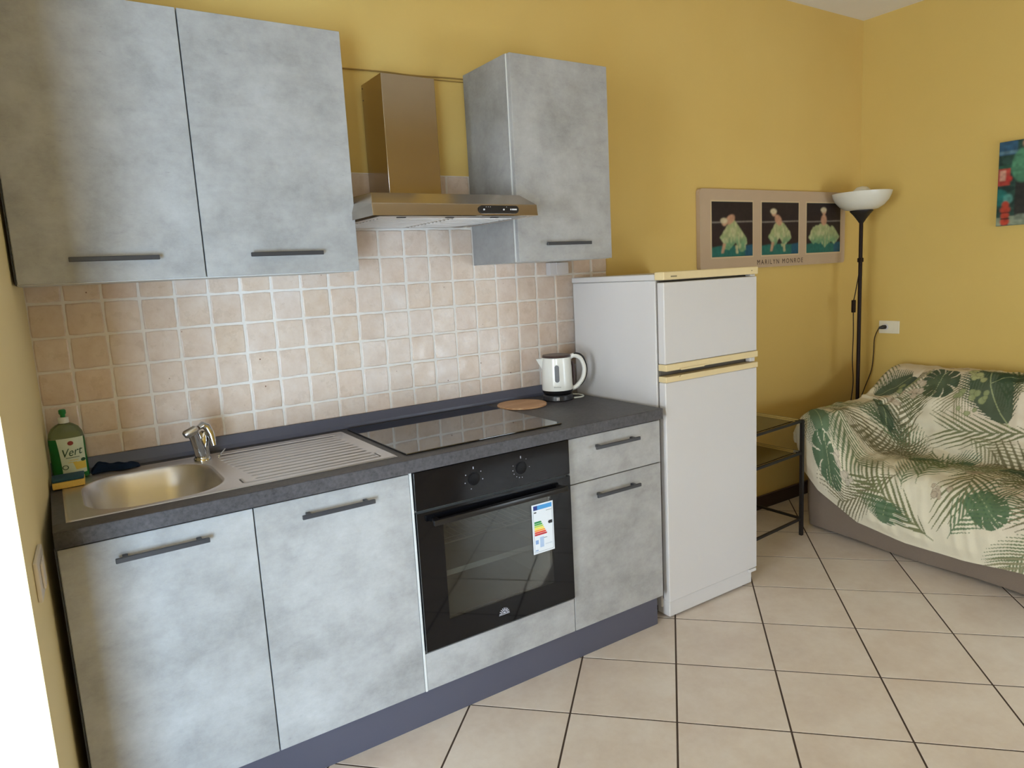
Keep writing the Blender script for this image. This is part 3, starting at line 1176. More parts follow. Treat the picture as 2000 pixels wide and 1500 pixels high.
# left/right skins: the sloping top is hipped at both ends
lb = bm.verts.new((HXA, -0.488 + .004, 1.626))
bm.verts.remove(lb)
for q in range(4):
    bm.faces.new((L_[q], L_[q + 1], R__[q + 1], R__[q]))
bm.faces.new(L_)
bm.faces.new(R__[::-1])
bmesh.ops.recalc_face_normals(bm, faces=bm.faces)
es = [e for e in bm.edges if e.calc_face_angle(0) > 0.3]
bmesh.ops.bevel(bm, geom=es, offset=0.0016, segments=2, profile=0.5, affect='EDGES')
obj('canopy', bm, M['hoodsteel'], hood, smooth='box')
bm = bmesh.new()
add_box(bm, 1.648, 1.850, -0.176, -0.002, 1.668, 2.089, 0.0015, 2)
ch = obj('chimney', bm, M['hoodsteel'], hood, smooth='box')
bm = bmesh.new()
for z in (2.075, 2.035):
    for y in (-0.012,):
        add_box(bm, 1.6474, 1.6482, y - .002, y + .002, z - .002, z + .002)
obj('screw', bm, M['darkedge'], ch, kind='stuff')
# underside: two grease filters with slots and lamp lens
under = box('filter_panel', (1.475, 2.02, -0.470, -0.02, 1.5885, 1.5898), M['steel'], hood, bev=0)
bm = bmesh.new()
for k in range(13):
    y = -0.40 + k * 0.028
    add_box(bm, 1.50, 1.74, y, y + .010, 1.5868, 1.5886)
    add_box(bm, 1.765, 1.995, y, y + .010, 1.5868, 1.5886)
obj('filter_slats', bm, M['steel'], hood, kind='stuff')
for x in (1.56, 1.73, 1.90):
    box('filter_catch', (x - .014, x + .014, -0.446, -0.434, 1.5862, 1.5886), M['blackplastic'], hood, bev=0.001)
# control panel
bm = bmesh.new()
px0, px1, pz, pr_ = 1.811, 1.965, 1.6085, 0.0125
pts = []
for k in range(13):
    a = math.pi / 2 + k * math.pi / 12
    pts.append((px0 + pr_ + pr_ * math.cos(a), -0.4892, pz + pr_ * math.sin(a)))
for k in range(13):
    a = -math.pi / 2 + k * math.pi / 12
    pts.append((px1 - pr_ + pr_ * math.cos(a), -0.4892, pz + pr_ * math.sin(a)))
add_poly(bm, pts, (0, -1, 0), 0.003)
cp = obj('control_panel', bm, M['blackplastic'], hood)
bm = bmesh.new()
for x in (1.829, 1.905):
    add_poly(bm, [(x + .0028 * math.cos(a * math.pi / 6), -0.4925, pz - .0005 + .0028 * math.sin(a * math.pi / 6)) for a in range(12)], (0, -1, 0), 0.0022)
for x in (1.838, 1.846, 1.854, 1.917):
    add_box(bm, x - .001, x + .001, -0.4926, -0.4918, pz + .0072, pz + .0090)
add_box(bm, 1.931, 1.936, -0.4926, -0.4918, pz - .002, pz + .0025)
add_box(bm, 1.938, 1.957, -0.4926, -0.4918, pz - .002, pz + .0025)
obj('button', bm, M['white_ink'], cp, kind='stuff', label='small pale buttons and badge')

# thin cable on the wall
tube('wall_cable', smoothpath([(1.40, 0.003, 2.139), (1.60, 0.003, 2.142), (1.75, 0.003, 2.146), (1.85, 0.003, 2.145), (2.0, 0.003, 2.151), (2.09, 0.003, 2.153)]), 0.0028, M['cable'], None, n=6, label='thin tan cable stapled level along the wall above the cooker hood', category='cable')
tube('wall_cable', smoothpath([(1.84, 0.003, 2.140), (1.92, 0.003, 2.139), (2.0, 0.003, 2.140), (2.09, 0.003, 2.142)]), 0.0022, M['cable'], None, n=6, label='short lower cable beside the narrow wall cabinet, under the longer one', category='cable')

# junction box
jb = thing('junction_box', 'small white plastic junction box on the tiles under the narrow wall cabinet', 'box', (2.477, 0, 1.41))
box('housing', (2.428, 2.527, -0.030, -0.0005, 1.384, 1.4375), M['boxwhite'], jb, bev=0.002)
box('lid', (2.462, 2.525, -0.034, -0.0302, 1.387, 1.4365), M['boxwhite'], jb, bev=0.001)

# ================================================================= FRIDGE
fr = thing('fridge', 'white two-door fridge freezer with yellowed plastic trim beside the worktop', 'fridge', (2.79, -0.33, 0))
FX0, FX1 = 2.520, 3.062
bm = bmesh.new()
add_box(bm, FX0 + .004, FX1 - .004, -0.553, -0.060, 0.040, 1.345, 0.004, 2)
obj('body', bm, M['white'], fr, smooth='box')
box('top_panel', (FX0, FX1, -0.553, -0.058, 1.3455, 1.3680), M['white'], fr, bev=0.003)
bm = bmesh.new()
add_box(bm, FX0, FX1, -0.603, -0.5535, 1.3455, 1.3760, 0.004, 3)
cap_ = obj('front_trim', bm, M['yellowed'], fr, smooth='box', label='yellowed plastic top trim')
box('badge', (2.556, 2.588, -0.6038, -0.6028, 1.3555, 1.3605), M['grey_ink'], cap_, bev=0)
bm = bmesh.new()
add_poly(bm, [(3.020 + .004 * math.cos(a * math.pi / 6), -0.6032, 1.3605 + .002 * math.sin(a * math.pi / 6)) for a in range(12)], (0, -1, 0), 0.0006)
obj('badge', bm, M['grey_ink'], cap_)
box('door_gasket', (FX0 + .012, FX1 - .012, -0.5625, -0.5530, 0.080, 1.343), M['gap'], fr, bev=0)
bm = bmesh.new()
add_box(bm, FX0 + .003, FX1 - .003, -0.598, -0.563, 1.0300, 1.3370, 0.004, 3)
ud = obj('door', bm, M['white'], fr, smooth='box', label='small upper freezer door')
bm = bmesh.new()
add_box(bm, FX0 + .003, FX1 - .003, -0.598, -0.563, 0.0780, 0.9600, 0.004, 3)
ld = obj('door', bm, M['white'], fr, smooth='box', label='tall lower fridge door')
# yellowed edge trims with a grip recess
for par, zz0, zz1, dz in ((ud, 1.0040, 1.0295, -1), (ld, 0.9605, 0.9830, 1)):
    bm = bmesh.new()
    add_box(bm, FX0 + .002, FX1 - .003, -0.604, -0.563, zz0, zz1, 0.003, 2)
    o = obj('edge_trim', bm, M['yellowed'], par, smooth='box')
    bm = bmesh.new()
    x0, x1 = 2.60, 2.725
    zc = zz0 if dz < 0 else zz1
    add_poly(bm, [(x0, -0.6045, zc + dz * .001), (x1, -0.6045, zc + dz * .001), (x1 + .015, -0.6045, zc - dz * .006), (x0 - .01, -0.6045, zc - dz * .006)], (0, -1, 0), 0.004)
    obj('grip', bm, M['yellowed'], par)
box('hinge', (FX1 - .035, FX1 - .006, -0.590, -0.565, 0.985, 1.002), M['white'], fr, bev=0.002)
box('hinge', (FX1 - .035, FX1 - .006, -0.592, -0.565, 1.338, 1.3448), M['white'], fr, bev=0.002)
box('hinge', (FX1 - .055, FX1 - .010, -0.600, -0.565, 0.063, 0.0765), M['white'], fr, bev=0.002)
box('kickplate', (FX0 + .012, FX1 - .026, -0.588, -0.520, 0.010, 0.0755), M['white'], fr, bev=0.004)
for x in (FX0 + .05, FX1 - .06):
    for y in (-0.50, -0.10):
        lathe('foot', [(0.018, 0.0), (0.018, 0.0395)], x, y, M['black'], fr, n=12)

# ================================================================= KETTLE
KX, KY = 2.346, -0.156
rx, ry = 0.837, -0.547       # direction to the right as seen from the camera
kt = thing('kettle', 'white electric kettle on its black base at the corner by the fridge', 'kettle', (KX, KY, WT))
lathe('power_base', [(0.060, WT + .0003), (0.064, WT + .003), (0.063, WT + .020), (0.058, WT + .024)], KX, KY, M['dkgrey'], kt, n=40)
lathe('bottom_band', [(0.052, WT + .0245), (0.060, WT + .030), (0.0635, WT + .038), (0.064, WT + .043)], KX, KY, M['blackplastic'], kt, n=40)
lathe('body', [(0.0636, WT + .0432), (0.0642, WT + .048), (0.0632, WT + .09), (0.0615, WT + .14), (0.0592, WT + .176), (0.057, WT + .178)], KX, KY, M['kettle'], kt, n=48)
lid = lathe('lid', [(0.0585, WT + .1782), (0.0595, WT + .182), (0.0570, WT + .187), (0.040, WT + .189), (0.030, WT + .1885), (0.0, WT + .1875)], KX, KY, M['brownplastic'], kt, n=40, close=False)
bm = bmesh.new()
zs = WT + .176
tip = Vector((KX - rx * .085, KY - ry * .085, zs - .004))
base = []
for a in (-0.36, -0.18, 0, 0.18, 0.36):
    ca_, sa_ = math.cos(math.pi + a), math.sin(math.pi + a)
    # local frame: x' = right dir, y' = towards the wall
    base.append((rx * ca_ - ry * sa_, ry * ca_ + rx * sa_))
top = [bm.verts.new((KX + bx * .0560, KY + by * .0560, zs)) for bx, by in base]
low = bm.verts.new((KX - rx * .0598, KY - ry * .0598, zs - .050))
tv = bm.verts.new(tip)
bm.faces.new([top[0], top[1], tv])
bm.faces.new([top[1], top[2], tv])
bm.faces.new([top[2], top[3], tv])
bm.faces.new([top[3], top[4], tv])
bm.faces.new([top[0], tv, low])
bm.faces.new([top[4], low, tv])
obj('spout', bm, M['kettle'], kt)
hp = [(.050, .170), (.072, .181), (.098, .170), (.113, .140), (.114, .108), (.104, .078), (.083, .054), (.058, .042)]


def hpt(p, q=1.0, side=0.0):
    return (KX + rx * p[0] * q - ry * side, KY + ry * p[0] * q + rx * side, WT + p[1])


def ribbon(name, pts, w, th, mat, parent):
    """a rounded strap following pts (in the kettle's handle plane)"""
    bm = bmesh.new()
    pts = smoothpath([(a, b, 0) for a, b in pts], 5)
    rings = []
    for i, p in enumerate(pts):
        a = pts[max(0, i - 1)]
        b = pts[min(len(pts) - 1, i + 1)]
        dx, dz = b[0] - a[0], b[1] - a[1]
        l = math.hypot(dx, dz)
        nx_, nz_ = -dz / l, dx / l
        ring = []
        for k in range(12):
            an = 2 * math.pi * k / 12
            o_, s_ = th * math.cos(an), w * math.sin(an)
            ring.append(bm.verts.new(hpt((p[0] + nx_ * o_, p[1] + nz_ * o_), 1.0, s_)))
        rings.append(ring)
    for a, b in zip(rings, rings[1:]):
        for k in range(12):
            bm.faces.new((a[k], a[(k + 1) % 12], b[(k + 1) % 12], b[k]))
    bm.faces.new(rings[0][::-1])
    bm.faces.new(rings[-1])
    bmesh.ops.recalc_face_normals(bm, faces=bm.faces)
    return obj(name, bm, mat, parent, smooth=True)


hd = ribbon('handle', hp, 0.013, 0.0100, M['kettle'], kt)
ribbon('grip_strip', [(a + (0.008 if a > .06 else 0.003), b + (.007 if b > .15 else 0.0)) for a, b in hp], 0.010, 0.0045, M['blackplastic'], hd)
# water window, rounded slot on the camera side
wa = math.atan2(-2.4803 - KY, 0.602 - KX)
bm = bmesh.new()


def kcyl(ang, z, r=0.0648):
    rr = 0.0645 - (z - WT - .048) * 0.034 + (r - 0.0648) + 0.0012
    return Vector((KX + rr * math.cos(wa + ang), KY + rr * math.sin(wa + ang), z))


def slot(hw, hh, r, mat, name):
    bm = bmesh.new()
    pts = []
    for k in range(9):
        a = k * math.pi / 8
        pts.append((hw * math.cos(a), hh + hw * math.sin(a)))
    for k in range(9):
        a = math.pi + k * math.pi / 8
        pts.append((hw * math.cos(a), -hh + hw * math.sin(a)))
    a_ = [bm.verts.new(kcyl(x / .062, WT + .115 + y, r)) for x, y in pts]
    bm.faces.new(a_)
    bmesh.ops.recalc_face_normals(bm, faces=bm.faces)
    return obj(name, bm, mat, kt)


slot(0.0118, 0.027, 0.0650, M['kettle'], 'window_bezel')
slot(0.0090, 0.0262, 0.0656, M['kwindow'], 'water_window')
text('lettering', 'SilverCrest', 0.0062, (0, 0, 0), (1, 0, 0), (0, 0, 1), M['ink'], kt, fn=lambda x, y: kcyl(x / .062, WT + .060 + y, 0.0652))
b_ = bmesh.new()
for dx in (-.0035, .0035):
    c_, s_ = math.cos(wa + dx / .063), math.sin(wa + dx / .063)
    p0 = Vector((KX + c_ * .0640, KY + s_ * .0640, WT + .012))
    add_box(b_, p0.x - .0018, p0.x + .0018, p0.y - .0018, p0.y + .0018, WT + .005, WT + .018)
obj('base_badge', b_, M['boxwhite'], kt, kind='stuff')
tube('cord', smoothpath([(KX + rx * .060, KY + ry * .060 - .01, WT + .004), (KX + .088, KY - .050, WT + .004), (KX + .113, KY - .028, WT + .004), (KX + .112, KY + .006, WT + .005), (KX + .080, KY + .020, WT + .012), (KX + .088, KY + .030, WT + .040), (KX + .080, KY + .050, WT + .075), (KX + .070, KY + .075, WT + .085)], 6), 0.0032, M['whitecap'], kt, n=8)
ribbon('brown_strip', [(.066, .058), (.069, .080), (.070, .110), (.069, .138), (.064, .158)], 0.010, 0.0065, M['brownplastic'], kt)  # dark brown strip on the body inside the handle loop

# ================================================================= SOAP BOTTLE, SPONGE, CLOTH
BX, BY = 0.612, -0.083
bt = thing('soap_bottle', 'green washing-up liquid bottle with a white label in the corner by the sink', 'bottle', (BX, BY, WT + .002))
zb = WT + .0024
lathe('body', [(0.040, zb), (0.0455, zb + .004), (0.0462, zb + .030), (0.0452, zb + .075), (0.0462, zb + .108), (0.0455, zb + .122)], BX, BY, M['bottle'], bt, n=40, ex=1.0, ey=0.60, label='translucent green lower body')
lathe('shoulder', [(0.0455, zb + .1222), (0.0425, zb + .138), (0.034, zb + .153), (0.022, zb + .162), (0.0135, zb + .166)], BX, BY, M['bottleclear'], bt, n=40, ex=1.0, ey=0.60, label='clear empty shoulder')
lathe('collar', [(0.0135, zb + .1662), (0.0135, zb + .181), (0.0125, zb + .183)], BX, BY, M['whitecap'], bt, n=24)
lathe('cap', [(0.0065, zb + .1832), (0.0065, zb + .190), (0.0095, zb + .194), (0.0095, zb + .203), (0.007, zb + .206)], BX, BY, M['greencap'], bt, n=20)


def bsurf(x, z, o=0.0):
    """point on the front of the bottle; x across, z above the base"""
    w_ = 0.0465 + o
    x = max(-w_ * .98, min(w_ * .98, x))
    return Vector((BX + x, BY - 0.60 * math.sqrt(max(1e-8, w_ * w_ - x * x)) - o * .4, zb + z))


def bpatch(name, fx0, fx1, z0, z1, mat, o=0.0006, n=14, parent=None):
    A = np.zeros((n, n, 3))
    for i in range(n):
        for j in range(n):
            z = z0 + (z1 - z0) * j / (n - 1)
            a, b = fx0(j / (n - 1)), fx1(j / (n - 1))
            A[i, j] = bsurf(a + (b - a) * i / (n - 1), z, o)
    return grid_object(name, A, mat, parent or bt)


lb_ = bpatch('label', lambda t_: -.020 - .006 * t_ ** 2, lambda t_: .040 + .001 * t_, 0.018, 0.124, M['label'])
bpatch('label_lemon', lambda t_: .008 + .006 * (1 - t_), lambda t_: .0395, 0.030, 0.052, M['lemon'], 0.0010, parent=bt)
text('lettering', 'Vert', 0.034, (0, 0, 0), (1, 0, 0), (0, 0, 1), M['green_ink'], bt, fn=lambda x, y: bsurf(x + .008 + y * .10, .082 + y + x * .12, 0.0014), xs=0.85, shear=0.12)
for (cx_, cz_, rr_, mt, nm) in ((.008, .109, .0075, M['red_ink'], 'emblem'), (-.012, .040, .008, M['green_ink'], 'roundel'), (.034, .056, .006, M['green_ink'], 'leaf_mark')):
    bm = bmesh.new()
    n_ = 20
    o_ = [bm.verts.new(bsurf(cx_ + rr_ * math.cos(2 * math.pi * k / n_), cz_ + rr_ * math.sin(2 * math.pi * k / n_) * .85, 0.0013)) for k in range(n_)]
    if nm == 'roundel':
        i_ = [bm.verts.new(bsurf(cx_ + rr_ * .72 * math.cos(2 * math.pi * k / n_), cz_ + rr_ * .72 * math.sin(2 * math.pi * k / n_) * .85, 0.0013)) for k in range(n_)]
        for k in range(n_):
            bm.faces.new((o_[k], o_[(k + 1) % n_], i_[(k + 1) % n_], i_[k]))
    else:
        bm.faces.new(o_)
    obj(nm, bm, mt, bt)
for z_, a_, b_2, mt in ((.066, -.008, .026, M['green_ink']), (.058, .0, .022, M['lemon']), (.052, -.004, .018, M['lemon'])):
    bpatch('label_line', lambda t_, a_=a_: a_, lambda t_, b_2=b_2: b_2, z_, z_ + .0016, mt, 0.0012, n=6)

sp = thing('sponge', 'yellow kitchen sponge with a teal scouring side in front of the soap bottle', 'sponge', (0.6, -0.16, WT + .003))


def sponge_layer(name, z0, z1, mat):
    bm = bmesh.new()
    pts = [(0.5625, -0.205), (0.640, -0.200), (0.6435, -0.132), (0.5635, -0.134)]
    add_poly(bm, [(x, y, z0) for x, y in pts], (0, 0, 1), z1 - z0)
    bmesh.ops.bevel(bm, geom=list(bm.edges), offset=0.003, segments=2, profile=0.5, affect='EDGES')
    return obj(name, bm, mat, sp, smooth=True)


sponge_layer('foam', WT + .0032, WT + .022, M['spy'])
sponge_layer('scourer', WT + .0222, WT + .031, M['spb'])
# crumpled navy cloth behind the bowl
n_ = 34
A = np.zeros((n_, n_, 3))
for i in range(n_):
    for j in range(n_):
        u, v = i / (n_ - 1), j / (n_ - 1)
        x = 0.662 + 0.130 * u
        y = -0.086 + 0.050 * v + 0.008 * math.sin(7 * u)
        e_ = min(u, 1 - u, v, 1 - v) * 5
        h = (0.026 - 0.016 * u) * min(1, e_) ** 0.6
        h *= 0.75 + 0.5 * float(vnoise(np.array(u * 7.0), np.array(v * 5.0), 3))
        A[i, j] = (x, y, WT + .0042 + h)
grid_object('cloth', A, M['navy'], None, label='dark navy crumpled cloth lying at the back edge of the sink', category='cloth')

# ================================================================= SOCKET ON LEFT WALL
sw = thing('wall_switch', 'white rocker switch plate on the cream wall at the left edge', 'switch', (wl(-.76), -.76, .84))
dxw = 0.0524


def on_left(y, z, o):
    return (wl(y) + o, y, z)


def plate(name, y0, y1, z0, z1, o0, o1, mat, parent, bev=0.0):
    bm = bmesh.new()
    add_poly(bm, [on_left(y0, z0, o0), on_left(y1, z0, o0), on_left(y1, z1, o0), on_left(y0, z1, o0)], (1, 0, 0), o1 - o0)
    if bev:
        bmesh.ops.bevel(bm, geom=list(bm.edges), offset=bev, segments=3, profile=0.5, affect='EDGES')
    return obj(name, bm, mat, parent, smooth=bool(bev))


plate('backplate', -0.835, -0.700, 0.797, 0.880, 0.0003, 0.009, M['switch'], sw, 0.003)
plate('rocker', -0.800, -0.770, 0.812, 0.865, 0.0092, 0.014, M['switch'], sw, 0.002)
plate('rocker', -0.766, -0.736, 0.812, 0.865, 0.0092, 0.012, M['switch'], sw, 0.002)

# ================================================================= SOCKET ON RIGHT WALL
so = thing('wall_socket', 'ivory wall socket plate with a black plug, above the sofa near the corner', 'socket', (XC, -0.197, 0.965))
box('plate', (XC - .008, XC - .0003, -0.259, -0.136, 0.927, 1.003), M['plate'], so, bev=0.003)
box('insert', (XC - .010, XC - .0082, -0.228, -0.152, 0.944, 0.988), M['plate'], so, bev=0.0008)
bm = bmesh.new()
add_tube(bm, [(XC - .0125, -.178, .966), (XC - .0102, -.178, .966)], 0.018, 20)
obj('outlet', bm, M['boxwhite'], so, smooth=True)

# ================================================================= FLOOR LAMP
LX, LY = 4.540, -0.170
lm = thing('floor_lamp', 'black uplighter floor lamp with an opal bowl shade in the room corner', 'floor lamp', (LX, LY, 0))
lathe('base', [(0.112, 0.001), (0.115, 0.008), (0.110, 0.018), (0.03, 0.024), (0.014, 0.030)], LX, LY, M['pole'], lm, n=40)
lathe('pole', [(0.0105, 0.0302), (0.0105, 1.5795)], LX, LY, M['pole'], lm, n=16)
lathe('cone', [(0.0115, 1.5797), (0.016, 1.587), (0.028, 1.605), (0.044, 1.627), (0.060, 1.644), (0.061, 1.650)], LX, LY, M['black'], lm, n=36)
lathe('shade', [(0.058, 1.6505), (0.085, 1.656), (0.115, 1.675), (0.138, 1.702), (0.150, 1.728), (0.155, 1.748), (0.152, 1.748), (0.146, 1.728), (0.134, 1.705), (0.112, 1.680), (0.084, 1.661), (0.05, 1.656)], LX, LY, M['opal'], lm, n=56, close=False, label='shallow opal white bowl shade')
lathe('bulb_cover', [(0.022, 1.657), (0.048, 1.700), (0.052, 1.735), (0.045, 1.762), (0.028, 1.778), (0.001, 1.784)], LX, LY, M['opal'], lm, n=28, close=False)
box('pole_joint', (LX - .013, LX + .013, LY - .013, LY + .013, 1.36, 1.385), M['pole'], lm, bev=0.004)
cpx, cpy = LX - .020, LY - .010
tube('cord', smoothpath([(LX - .010, LY - .010, 1.385), (LX - .022, LY - .006, 1.30), (LX - .030, LY + .010, 1.18), (LX - .040, LY + .012, 1.145)]), 0.0028, M['pole'], lm, n=8)
box('cord_switch', (LX - .052, LX - .030, LY + .002, LY + .020, 1.075, 1.147), M['pole'], lm, bev=0.004)
tube('cord', smoothpath([(LX - .041, LY + .012, 1.075), (LX - .036, LY + .012, 0.95), (LX - .040, LY + .012, 0.80), (LX - .028, LY + .012, 0.66), (LX - .040, LY + .02, 0.50), (LX - .03, LY + .03, 0.2), (LX - .01, LY + .03, 0.04)]), 0.0028, M['pole'], lm, n=8)
tube('plug', [(XC - .0127, -.178, .966), (XC - .030, -.172, .966), (XC - .042, -.155, .962)], [0.012, 0.012, 0.006], M['black'], lm, n=14)
tube('cord', smoothpath([(XC - .042, -.155, .960), (XC - .040, -.130, .90), (XC - .034, -.122, .80), (XC - .036, -.112, .70), (XC - .055, -.080, .58), (XC - .070, -.06, .48), (XC - .12, -.06, .2), (LX + .05, LY + .02, .045)]), 0.0028, M['pole'], lm, n=8)

# ================================================================= GLASS SIDE TABLE
st = thing('side_table', 'black metal side table with glass shelves between fridge and sofa', 'table', (3.44, -0.24, 0))
ang = R(4.5)


def tp(dx, dy, z):
    """local table coordinates from the front right post"""
    return Vector((3.690 - dx * math.cos(ang) - dy * math.sin(ang) * -0, -0.384 - dx * math.sin(ang) + dy, z))


TW, TD = 0.46, 0.33
corners = [(0, 0), (TW, 0), (TW, TD), (0, TD)]


def add_bar(bm, a, b, w, h):
    a, b = Vector(a), Vector(b)
    d = (b - a).normalized()
    if abs(d.z) > 0.9:
        x, y = Vector((1, 0, 0)), Vector((0, 1, 0))
    else:
        x = d.cross(Vector((0, 0, 1))).normalized()
        y = Vector((0, 0, 1))
    va = [bm.verts.new(a + x * sx * w / 2 + y * sy * h / 2) for sx, sy in ((-1, -1), (1, -1), (1, 1), (-1, 1))]
    vb = [bm.verts.new(b + x * sx * w / 2 + y * sy * h / 2) for sx, sy in ((-1, -1), (1, -1), (1, 1), (-1, 1))]
    for i in range(4):
        bm.faces.new((va[i], va[(i + 1) % 4], vb[(i + 1) % 4], vb[i]))
    bm.faces.new(va[::-1])
    bm.faces.new(vb)
    bmesh.ops.recalc_face_normals(bm, faces=bm.faces)


for c_ in corners:
    bm = bmesh.new()
    add_bar(bm, tp(*c_, 0.0), tp(*c_, 0.604), 0.016, 0.016)
    obj('leg', bm, M['tableframe'], st)
for z in (0.597, 0.434, 0.088):
    for i in range(4):
        bm = bmesh.new()
        a, b = tp(*corners[i], z), tp(*corners[(i + 1) % 4], z)
        d = (b - a).normalized() * 0.0082
        add_bar(bm, a + d, b - d, 0.010, 0.012)
        obj('rail', bm, M['tableframe'], st)
for z in (0.6035, 0.4405):
    bm = bmesh.new()
    q = [tp(.010, .010, z), tp(TW - .010, .010, z), tp(TW - .010, TD - .010, z), tp(.010, TD - .010, z)]
    add_poly(bm, q, (0, 0, 1), 0.004)
    obj('glass_shelf', bm, M['tableglass'], st)

# ================================================================= SOFA
SYA, SYB = -0.335, -2.15


def fx(y):
    """front line of the sofa base"""
    return 3.803 - 0.07 * (-y - .33)


sf = thing('sofa', 'taupe fabric two-seat sofa against the right wall under a leaf-print cover', 'sofa', (4.3, -1.2, 0))
bm = bmesh.new()
ysn = np.linspace(SYA, SYB, 14)
rows = []
for y in ysn:
    e_ = 0.020 * math.exp(-abs(y - SYA) / .05) + 0.02 * math.exp(-abs(y - SYB) / .05)
    lift = 0.012 + 0.006 * math.sin(y * 9)
    rows.append([bm.verts.new(p) for p in ((fx(y) + .012 + e_, y, lift), (fx(y) - .004 + e_, y, 0.10), (fx(y) - .008 + e_, y, 0.22), (fx(y) + e_, y, 0.345), (4.74, y, 0.345), (4.74, y, lift))])
for a, b in zip(rows, rows[1:]):
    for k in range(6):
        bm.faces.new((a[k], b[k], b[(k + 1) % 6], a[(k + 1) % 6]))
bm.faces.new(rows[0])
bm.faces.new(rows[-1][::-1])
bmesh.ops.recalc_face_normals(bm, faces=bm.faces)
obj('base', bm, M['sofabase'], sf, smooth=True, label='taupe fabric base')
for nm, ya, yb in (('arm', SYA, -0.500), ('arm', -1.985, SYB)):
    box(nm, (fx(ya) + .02, 4.50, ya, yb, 0.3455, 0.565), M['sofabase'], sf, bev=0.03, seg=3)
box('backrest', (4.52, 4.76, SYA - .001, SYB + .001, 0.3455, 0.70), M['sofabase'], sf, bev=0.03, seg=3)
for x in (3.88, 4.68):
    for y in (SYA - .07, SYB + .07):
        lathe('foot', [(0.02, 0.0), (0.022, 0.03)], x, y, M['black'], sf, n=10)

# ---- cover: profile across x for seat and arm, swept along y
CP_seat = np.array([(3.765, .12), (3.752, .20), (3.750, .29), (3.768, .362), (3.83, .402), (3.97, .412), (4.13, .398), (4.215, .392), (4.265, .44), (4.34, .55), (4.42, .665), (4.50, .742), (4.60, .768), (4.70, .765), (4.775, .745), (4.792, .66)])
CP_arm = np.array([(3.765, .12), (3.752, .28), (3.748, .44), (3.752, .560), (3.79, .612), (3.90, .628), (4.03, .626), (4.13, .622), (4.20, .622), (4.28, .624), (4.36, .632), (4.45, .672), (4.56, .735), (4.68, .762), (4.775, .745), (4.792, .66)])


def resample(cp, n):
    q = np.array(smoothpath([(a, b, 0) for a, b in cp], 24))[:, :2]
    # sample by control-parameter to keep both profiles in register
    i = np.linspace(0, len(q) - 1, n)
    k = np.floor(i).astype(int).clip(0, len(q) - 2)
    f = (i - k)[:, None]
    return q[k] * (1 - f) + q[k + 1] * f


NU = 430
# parameter density: more samples where the profile is longer
seat, arm = resample(CP_seat, NU * 3), resample(CP_arm, NU * 3)
arc = np.concatenate([[0], np.cumsum(np.hypot(*np.diff(seat, axis=0).T))])
tt = np.interp(np.linspace(0, arc[-1], NU), arc, np.arange(NU * 3))
ki = np.floor(tt).astype(int).clip(0, NU * 3 - 2)
kf = (tt - ki)[:, None]
seat = seat[ki] * (1 - kf) + seat[ki + 1] * kf
arm = arm[ki] * (1 - kf) + arm[ki + 1] * kf
ARC = np.linspace(0, arc[-1], NU)
YS0 = -0.292
yv = np.concatenate([np.linspace(YS0, -1.50, 390), np.linspace(-1.50, -2.19, 90)[1:]])
skn = 60                                        # rows hanging down the far side of the arm
hem_y = np.array([-0.28, -0.305, -0.35, -0.43, -0.65, -0.89, -1.15, -1.34, -1.8, -2.2])
hem_z = np.array([0.52, 0.43, 0.315, 0.235, 0.128, 0.098, 0.100, 0.118, 0.14, 0.30])
rows = []
uv = []
for y in yv:
    a = float(sst(-0.60, -0.44, np.array(y))) if y > -1 else float(sst(-1.93, -2.08, np.array(y)))
    pr_ = seat * (1 - a) + arm * a
    hz = float(np.interp(-y, -hem_y, hem_z))
    # stretch the hanging front part so that it ends at the hem
    z = pr_[:, 1].copy()
    x = pr_[:, 0].copy()
    zt0 = 0.36 * (1 - a) + 0.56 * a
    low = z < zt0
    front_ = ARC < ARC[NU // 3]
    sel = low & front_
    z[sel] = hz + (z[sel] - 0.12) * (zt0 - hz) / (zt0 - 0.12)
    wfront = np.clip((4.3 - x) / 0.5, 0, 1)
    x = x + (-0.07 * (-y - .33)) * wfront * (y < -.33)
    d = min(abs(y - YS0), abs(y + 2.19))
    rnd = 0.045 * (1 - min(1, d / 0.05)) ** 2
    z = z - rnd * (z > hz + .02)
    x = x + rnd * 0.6 * (ARC < ARC[NU // 4])
    rows.append(np.stack([x, np.full(NU, y), z], -1))
    uv.append(np.stack([ARC, np.full(NU, -y - .29)], -1))
# skirt on the far side of the arm
top = rows[0]
sk = []
for k in range(skn, 0, -1):
    t_ = k / skn
    zb_ = 0.50 - 0.18 * np.clip((top[:, 0] - 3.77) / .9, 0, 1)
    z = top[:, 2] * (1 - t_) + np.minimum(zb_, top[:, 2]) * t_
    r_o = top.copy()
    r_o[:, 2] = z
    r_o[:, 1] = YS0 + 0.012 * math.sin(t_ * 3.0) + 0.004 * np.sin(top[:, 0] * 40 + t_ * 4)
    sk.append(r_o)
    uv.insert(0, None)
Pc = np.array(sk + rows)                          # (nv, nu, 3)
uvs = []
for i in range(len(sk)):
    t_ = (skn - i) / skn
    uvs.append(np.stack([ARC, np.full(NU, -0.22 * t_)], -1))
for q in uv[len(sk):]:
    uvs.append(q)
UV = np.array(uvs)
